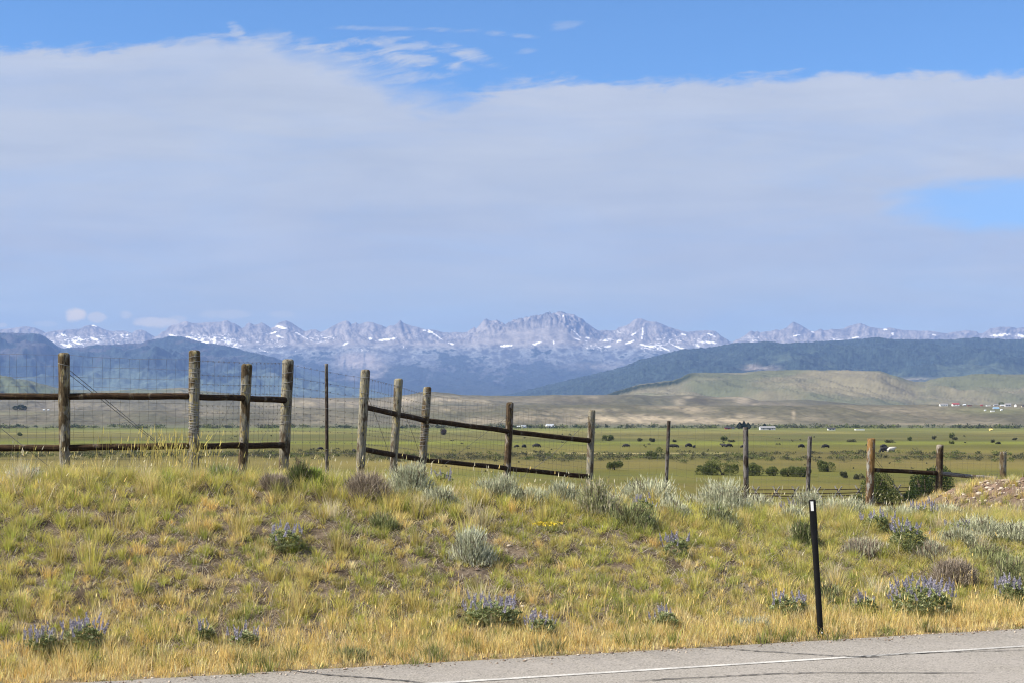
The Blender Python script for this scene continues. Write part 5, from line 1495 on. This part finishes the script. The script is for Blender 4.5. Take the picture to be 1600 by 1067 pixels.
# ------------------------------------------------------------------ cattle
def cow_mesh(grazing, lying=False):
    hd = [(1.0, 0, 1.05), (1.25, 0, .62), (1.42, 0, .28), (1.5, 0, .12)] if grazing else [(1.0, 0, 1.25), (1.25, 0, 1.42), (1.5, 0, 1.36), (1.68, 0, 1.24)]
    V = [(-.85, 0, 1.12), (-.35, 0, 1.05), (.2, 0, 1.02), (.7, 0, 1.10)] + hd
    R = [(.32, .38), (.42, .48), (.44, .50), (.38, .45), (.25, .32), (.17, .21), (.14, .16), (.09, .10)]
    E = [(i, i + 1) for i in range(7)]
    for sx, par in ((-.80, 0), (.66, 3)):
        for sy in (-1, 1):
            n = len(V)
            V += [(sx, sy * .2, .82), (sx - .04, sy * .21, .45), (sx + .02, sy * .21, .22), (sx + .04, sy * .21, .03)]
            R += [(.19, .22), (.12, .13), (.09, .09), (.09, .08)]
            E += [(par, n), (n, n + 1), (n + 1, n + 2), (n + 2, n + 3)]
    n = len(V); V += [(-1.08, 0, 1.05), (-1.13, 0, .7), (-1.12, 0, .42)]; R += [(.05, .05), (.03, .03), (.05, .05)]; E += [(0, n), (n, n + 1), (n + 1, n + 2)]
    # ears
    for sy in (-1, 1):
        n = len(V); hx = V[5]; V += [(hx[0] - .02, sy * .26, hx[2] + .04)]; R += [(.05, .03)]; E += [(5, n)]
    if lying:
        V = [(x, y, z - .62 if i < 8 or z > .5 else max(.05, z * .3)) for i, (x, y, z) in enumerate(V)]
    me = bpy.data.meshes.new('cow_body'); me.from_pydata(V, E, []); me.update()
    o = bpy.data.objects.new('tmp', me); COL.objects.link(o)
    sk = o.modifiers.new('Skin', 'SKIN'); sk.use_smooth_shade = True
    for i, r in enumerate(R):
        d = me.skin_vertices[0].data[i]; d.radius = r; d.use_root = (i == 2)
    sb = o.modifiers.new('Sub', 'SUBSURF'); sb.levels = 1; sb.render_levels = 1
    dg = bpy.context.evaluated_depsgraph_get()
    m2 = bpy.data.meshes.new_from_object(o.evaluated_get(dg))
    bpy.data.objects.remove(o); m2.name = 'cow_body'
    return m2
CM = [cow_mesh(True), cow_mesh(False)]
for m in CM:
    m.materials.clear(); m.materials.append(M['cow'])
CW = CM[1].copy(); CW.materials.clear(); CW.materials.append(M['cow_white'])
for px, py, k, rz, s, lab in (
    (500, 702, 0, .3, .8, 'small black cow left of the thin post between the log fences'),
    (553.5, 706, 1, 1.9, .9, 'black cow half hidden by the first sloping fence post'),
    (807, 698, 0, .4, .75, 'black calf just right of the fourth sloping post'),
    (818.5, 698.6, 0, 1.0, 1.0, 'black cow second in the row right of the fourth sloping post'),
    (837.5, 698.2, 0, .1, 1.2, 'largest black cow grazing in the row beyond the sloping netting'),
    (979, 698, 0, 3.1, 1.05, 'black cow above the largest sagebrush'),
    (1048.5, 698.6, 1, .0, 1.0, 'black cow touching the right side of the thin leaning post'),
    (1055, 698.6, 0, .2, .95, 'black cow grazing right behind the one at the thin leaning post'),
    (1075.5, 697.8, 0, .5, 1.15, 'black cow grazing beside a calf in open meadow'),
    (1084.5, 699.2, 1, 1.1, .8, 'black calf at the right of a grazing cow in open meadow'),
    (1131.5, 697.8, 1, 2.6, 1.05, 'left black cow of the pair left of the thick brown post'),
    (1138, 698, 0, .1, 1.1, 'right black cow of the pair left of the thick brown post'),
    (1161, 699, 0, .3, .9, 'black cow mostly hidden by the thick brown post'),
    (1251.5, 698.6, 0, .4, 1.05, 'black cow left of the thin grey post'),
    (1290.5, 699, 0, 3.3, 1.1, 'black cow right of the thin grey post'),
    (1380, 698.6, 0, .2, 1.0, 'black cow right of the orange streaked post'),
    (1384, 705.4, 0, 3.4, 1.45, 'nearest black cow grazing in front of a white one'),
    (1391.5, 705.4, 1, .4, 1.3, 'only white cow standing at the edge of the scrub'),
):
    q = on_plane(px, py, PLAIN); q.z = float(gz(q.x, q.y)) - .40 * s
    o = bpy.data.objects.new('cow', CW if 'white' in lab and 'only' in lab else CM[k]); COL.objects.link(o)
    o.location = q; o.rotation_euler = (0, 0, rz); o.scale = (s, s, s)
    tag(o, lab, 'cow', 'cattle grazing on the meadow')

# ------------------------------------------------------------------ air
def haze():
    m, nt, out = new_mat('haze_air')
    v = N(nt, 'ShaderNodeVolumePrincipled', Density=4.4e-5, Anisotropy=0.0)
    v.inputs['Color'].default_value = (0.265, 0.44, 0.92, 1)
    nt.links.new(v.outputs[0], out.inputs['Volume'])
    b = MB(); b.box((-12500, -400, -260), (12500, 24200, 1540))
    o = b.build('haze', m)
    tag(o, 'pale blue summer haze in front of the mountains', 'haze', kind='stuff')
haze()

# ------------------------------------------------------------------ sun, sky, camera
SUN_EL = math.radians(44); SUN_AZ = math.radians(-107)      # azimuth from +Y towards +X
sd = Vector((math.sin(SUN_AZ) * math.cos(SUN_EL), math.cos(SUN_AZ) * math.cos(SUN_EL), math.sin(SUN_EL)))
sl = bpy.data.lights.new('sun', 'SUN'); sl.energy = 5.0; sl.angle = math.radians(0.5); sl.color = (1.0, 0.92, 0.78)
so = bpy.data.objects.new('sun', sl); COL.objects.link(so)
so.rotation_euler = (-sd).to_track_quat('-Z', 'Y').to_euler(); so.location = (-30, -5, 40)

def world():
    w = bpy.data.worlds.new('World'); scene.world = w; w.use_nodes = True
    nt = w.node_tree; nt.nodes.clear()
    out = nt.nodes.new('ShaderNodeOutputWorld'); bg = nt.nodes.new('ShaderNodeBackground')
    STR = 0.1; bg.inputs[1].default_value = STR
    G = 1 / (STR * 2 ** EXPOSURE)
    sky = nt.nodes.new('ShaderNodeTexSky'); sky.sky_type = 'NISHITA'; sky.sun_disc = False
    sky.sun_elevation = SUN_EL; sky.sun_rotation = SUN_AZ; sky.altitude = 2200; sky.air_density = 1.0; sky.dust_density = 0.2; sky.ozone_density = 3.0
    tc = nt.nodes.new('ShaderNodeTexCoord'); sp = nt.nodes.new('ShaderNodeSeparateXYZ'); nt.links.new(tc.outputs['Generated'], sp.inputs[0])
    yy = math_(nt, 'MAXIMUM', sp.outputs[1], 0.02)
    # direction as tangents about north: a = x/y, e = z/y
    ax = math_(nt, 'DIVIDE', sp.outputs[0], yy); ez = math_(nt, 'DIVIDE', sp.outputs[2], yy)
    PX = math_(nt, 'MULTIPLY_ADD', ax, F, 800.0); PY = math_(nt, 'MULTIPLY_ADD', ez, -F, HOR)
    front = maprange(nt, sp.outputs[1], 0.15, 0.5)
    def vec(sx, sy, ox=0.0, rot=0.0):
        c = nt.nodes.new('ShaderNodeCombineXYZ')
        nt.links.new(math_(nt, 'MULTIPLY_ADD', PX, sx, ox), c.inputs[0])
        y_ = math_(nt, 'MULTIPLY', PY, sy)
        if rot: y_ = math_(nt, 'ADD', y_, math_(nt, 'MULTIPLY', PX, rot))
        nt.links.new(y_, c.inputs[1]); return c.outputs[0]
    nA = noise(nt, vec(.004, .010), 1.0, 6, .6, .4); nB = noise(nt, vec(.0022, .012, 7), 1.0, 7, .6, .6); nC = noise(nt, vec(.012, .05, 3, .006), 1.0, 6, .65, .5); nD = noise(nt, vec(.03, .05, 5), 1.0, 5, .6)
    # upper edge of the cloud sheet
    fc_ = nt.nodes.new('ShaderNodeFloatCurve'); cm = fc_.mapping; cv = cm.curves[0]
    pts = [(-400, 70), (0, 62), (150, 66), (250, 60), (370, 50), (470, 66), (560, 96), (620, 130), (690, 140), (780, 128), (860, 122), (1000, 122), (1150, 112), (1300, 108), (1400, 112), (1600, 110), (2000, 100)]
    for i, (x, y) in enumerate(pts):
        X = (x + 400) / 2400; Yv = y / 200
        if i == 0: cv.points[0].location = (X, Yv)
        elif i == len(pts) - 1: cv.points[1].location = (X, Yv)
        else: cv.points.new(X, Yv)
    cm.update()
    nt.links.new(maprange(nt, PX, -400, 2000, 0, 1, False), fc_.inputs['Value'])
    E = math_(nt, 'MULTIPLY', fc_.outputs[0], 200)
    dist = math_(nt, 'SUBTRACT', PY, E)
    dist = math_(nt, 'ADD', dist, math_(nt, 'MULTIPLY_ADD', nA, 44, -22)); dist = math_(nt, 'ADD', dist, math_(nt, 'MULTIPLY_ADD', nC, 56, -28)); dist = math_(nt, 'ADD', dist, math_(nt, 'MULTIPLY_ADD', nD, 22, -11))
    ragged = math_(nt, 'MULTIPLY', maprange(nt, PX, 330, 520), maprange(nt, PX, 690, 760, 1, 0))
    sheet = maprange(nt, dist, math_(nt, 'MULTIPLY_ADD', ragged, -14, -7), math_(nt, 'MULTIPLY_ADD', ragged, 30, 17))
    # thin to clear towards the horizon and in the gap at the right
    low = maprange(nt, math_(nt, 'ADD', PY, math_(nt, 'MULTIPLY_ADD', nB, 120, -60)), 350, 540, 1.0, 0.86)
    hx = math_(nt, 'DIVIDE', math_(nt, 'SUBTRACT', PX, 1590), 215); hy = math_(nt, 'DIVIDE', math_(nt, 'SUBTRACT', PY, 318), 46)
    he = math_(nt, 'ADD', math_(nt, 'POWER', math_(nt, 'ABSOLUTE', hx), 2), math_(nt, 'POWER', math_(nt, 'ABSOLUTE', hy), 2))
    he = math_(nt, 'ADD', he, math_(nt, 'MULTIPLY_ADD', nC, 1.3, -.65))
    hole = maprange(nt, he, 0.15, 1.35, 0.30, 1.0)
    body = math_(nt, 'MULTIPLY', math_(nt, 'MULTIPLY', sheet, low), hole)
    body = math_(nt, 'MULTIPLY', body, maprange(nt, nB, .25, .7, .84, 1.06))
    # feathery wisps above the edge
    wn = noise(nt, vec(.012, .06, 9, .012), 1.0, 8, .66, .5)
    wisp = None
    for cx, cy, rx, ry, sl, wg in ((600, 39, 90, 4, .02, .38), (700, 42, 40, 4, .06, .3), (770, 46, 45, 5, .10, .4), (812, 50, 30, 4, .12, .35), (884, 34, 26, 7, -.12, .3), (455, 60, 60, 12, .18, .8), (372, 52, 18, 16, .8, .8), (395, 66, 34, 12, .5, .7),
                                   (545, 62, 90, 8, -.10, .75), (610, 66, 70, 7, .12, .7), (560, 84, 110, 14, .05, .75), (650, 88, 70, 10, .16, .7), (722, 76, 50, 13, .34, .8), (690, 72, 40, 7, .25, .6), (600, 108, 80, 18, .1, .55), (660, 118, 60, 10, 0, .4), (825, 75, 18, 5, -.1, .3), (320, 62, 34, 7, -.1, .5), (250, 60, 50, 6, -.1, .4)):
        dx = math_(nt, 'SUBTRACT', PX, cx); dy = math_(nt, 'SUBTRACT', math_(nt, 'SUBTRACT', PY, cy), math_(nt, 'MULTIPLY', dx, sl))
        a = math_(nt, 'DIVIDE', dx, rx); b_ = math_(nt, 'DIVIDE', dy, ry)
        e = math_(nt, 'ADD', math_(nt, 'MULTIPLY', a, a), math_(nt, 'MULTIPLY', b_, b_))
        e = math_(nt, 'ADD', e, math_(nt, 'MULTIPLY_ADD', wn, 7.0, -3.3))
        e = math_(nt, 'ADD', e, math_(nt, 'MULTIPLY_ADD', nD, 2.0, -1.0))
        v = maprange(nt, e, 1.6, -.9, 0, wg)
        wisp = v if wisp is None else math_(nt, 'ADD', wisp, math_(nt, 'MULTIPLY', v, math_(nt, 'SUBTRACT', 1.0, wisp)))
    body = math_(nt, 'ADD', body, math_(nt, 'MULTIPLY', wisp, math_(nt, 'SUBTRACT', 1.0, body)), clamp=True)
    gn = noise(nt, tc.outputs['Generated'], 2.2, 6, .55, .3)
    rest = maprange(nt, gn, .40, .58, 0.15, .95)  # broken cloud added over the unseen dome, to make the ambient light less blue
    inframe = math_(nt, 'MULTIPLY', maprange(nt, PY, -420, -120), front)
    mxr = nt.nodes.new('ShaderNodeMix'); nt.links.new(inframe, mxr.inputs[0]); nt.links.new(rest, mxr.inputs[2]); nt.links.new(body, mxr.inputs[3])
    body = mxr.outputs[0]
    # colours
    tint = mixc(nt, 1.0, sky.outputs[0], SKY_TINT, 'MULTIPLY')
    cl_hi = tuple(c * G for c in (0.585, 0.635, 0.725)); cl_lo = tuple(c * G for c in (0.585, 0.63, 0.695))
    cc = mixc(nt, maprange(nt, math_(nt, 'ADD', dist, math_(nt, 'MULTIPLY_ADD', nB, 200, -100)), 10, 170), cl_hi, cl_lo)
    cc = mixc(nt, maprange(nt, PY, 370, 500), cc, tuple(c * G for c in (0.67, 0.695, 0.64)))
    streak = noise(nt, vec(.0024, .017, 11), 1.0, 8, .58, .9)
    sv = math_(nt, 'MULTIPLY', maprange(nt, streak, .3, .7, .93, 1.07, False), maprange(nt, nA, .3, .7, .95, 1.05, False))
    cs = nt.nodes.new('ShaderNodeCombineXYZ')
    nt.links.new(sv, cs.inputs[0]); nt.links.new(math_(nt, 'MULTIPLY_ADD', sv, .8, .2), cs.inputs[1]); nt.links.new(math_(nt, 'MULTIPLY_ADD', sv, .5, .5), cs.inputs[2])
    cc = mixc(nt, 1.0, cc, cs.outputs[0], 'MULTIPLY')
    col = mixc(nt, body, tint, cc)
    # small fair weather cumulus over the peaks
    acc = None
    for cx, cy, rx, ry, wgt in ((116, 493, 17, 12, 1.0), (150, 497, 15, 9, .55), (195, 492, 11, 7, .35), (246, 504, 40, 9, .7), (272, 500, 18, 7, .3), (350, 491, 40, 8, .25), (440, 492, 22, 6, .2), (70, 506, 20, 5, .2), (2, 508, 8, 4, .35)):
        a = math_(nt, 'DIVIDE', math_(nt, 'SUBTRACT', PX, cx), rx); b_ = math_(nt, 'DIVIDE', math_(nt, 'SUBTRACT', PY, cy), ry)
        e = math_(nt, 'ADD', math_(nt, 'MULTIPLY', a, a), math_(nt, 'MULTIPLY', b_, b_))
        e = math_(nt, 'ADD', e, math_(nt, 'MULTIPLY_ADD', nD, 2.4, -1.2))
        v = maprange(nt, e, 1.3, 0.25, 0, wgt)
        acc = v if acc is None else math_(nt, 'MAXIMUM', acc, v)
    acc = math_(nt, 'MULTIPLY', acc, front)
    col = mixc(nt, math_(nt, 'MULTIPLY', acc, 1.0), col, tuple(c * G for c in (1.2, 1.03, 0.75)))
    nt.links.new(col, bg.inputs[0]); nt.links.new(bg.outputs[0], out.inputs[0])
SKY_TINT = (0.52, 0.75, 0.91)
world()

cam = bpy.data.cameras.new('camera'); co = bpy.data.objects.new('camera', cam); COL.objects.link(co)
cam.sensor_width = 36.0; cam.lens = F / 1600 * 36.0; cam.clip_start = 0.1; cam.clip_end = 100000
co.location = (0, 0, CAMZ); co.rotation_euler = (math.pi / 2 + PITCH, 0, 0)
scene.camera = co
scene.view_settings.view_transform = 'Standard'; scene.view_settings.look = 'None'; scene.view_settings.exposure = EXPOSURE; scene.view_settings.gamma = 1.0
scene.render.engine = 'CYCLES'
scene.cycles.max_bounces = 5; scene.cycles.diffuse_bounces = 2; scene.cycles.transmission_bounces = 3; scene.cycles.volume_bounces = 0
scene.cycles.filter_width = 1.15
scene.cycles.use_denoising = True
scene.cycles.denoising_prefilter = 'ACCURATE'
try: scene.cycles.denoiser = 'OPENIMAGEDENOISE'
except Exception: pass
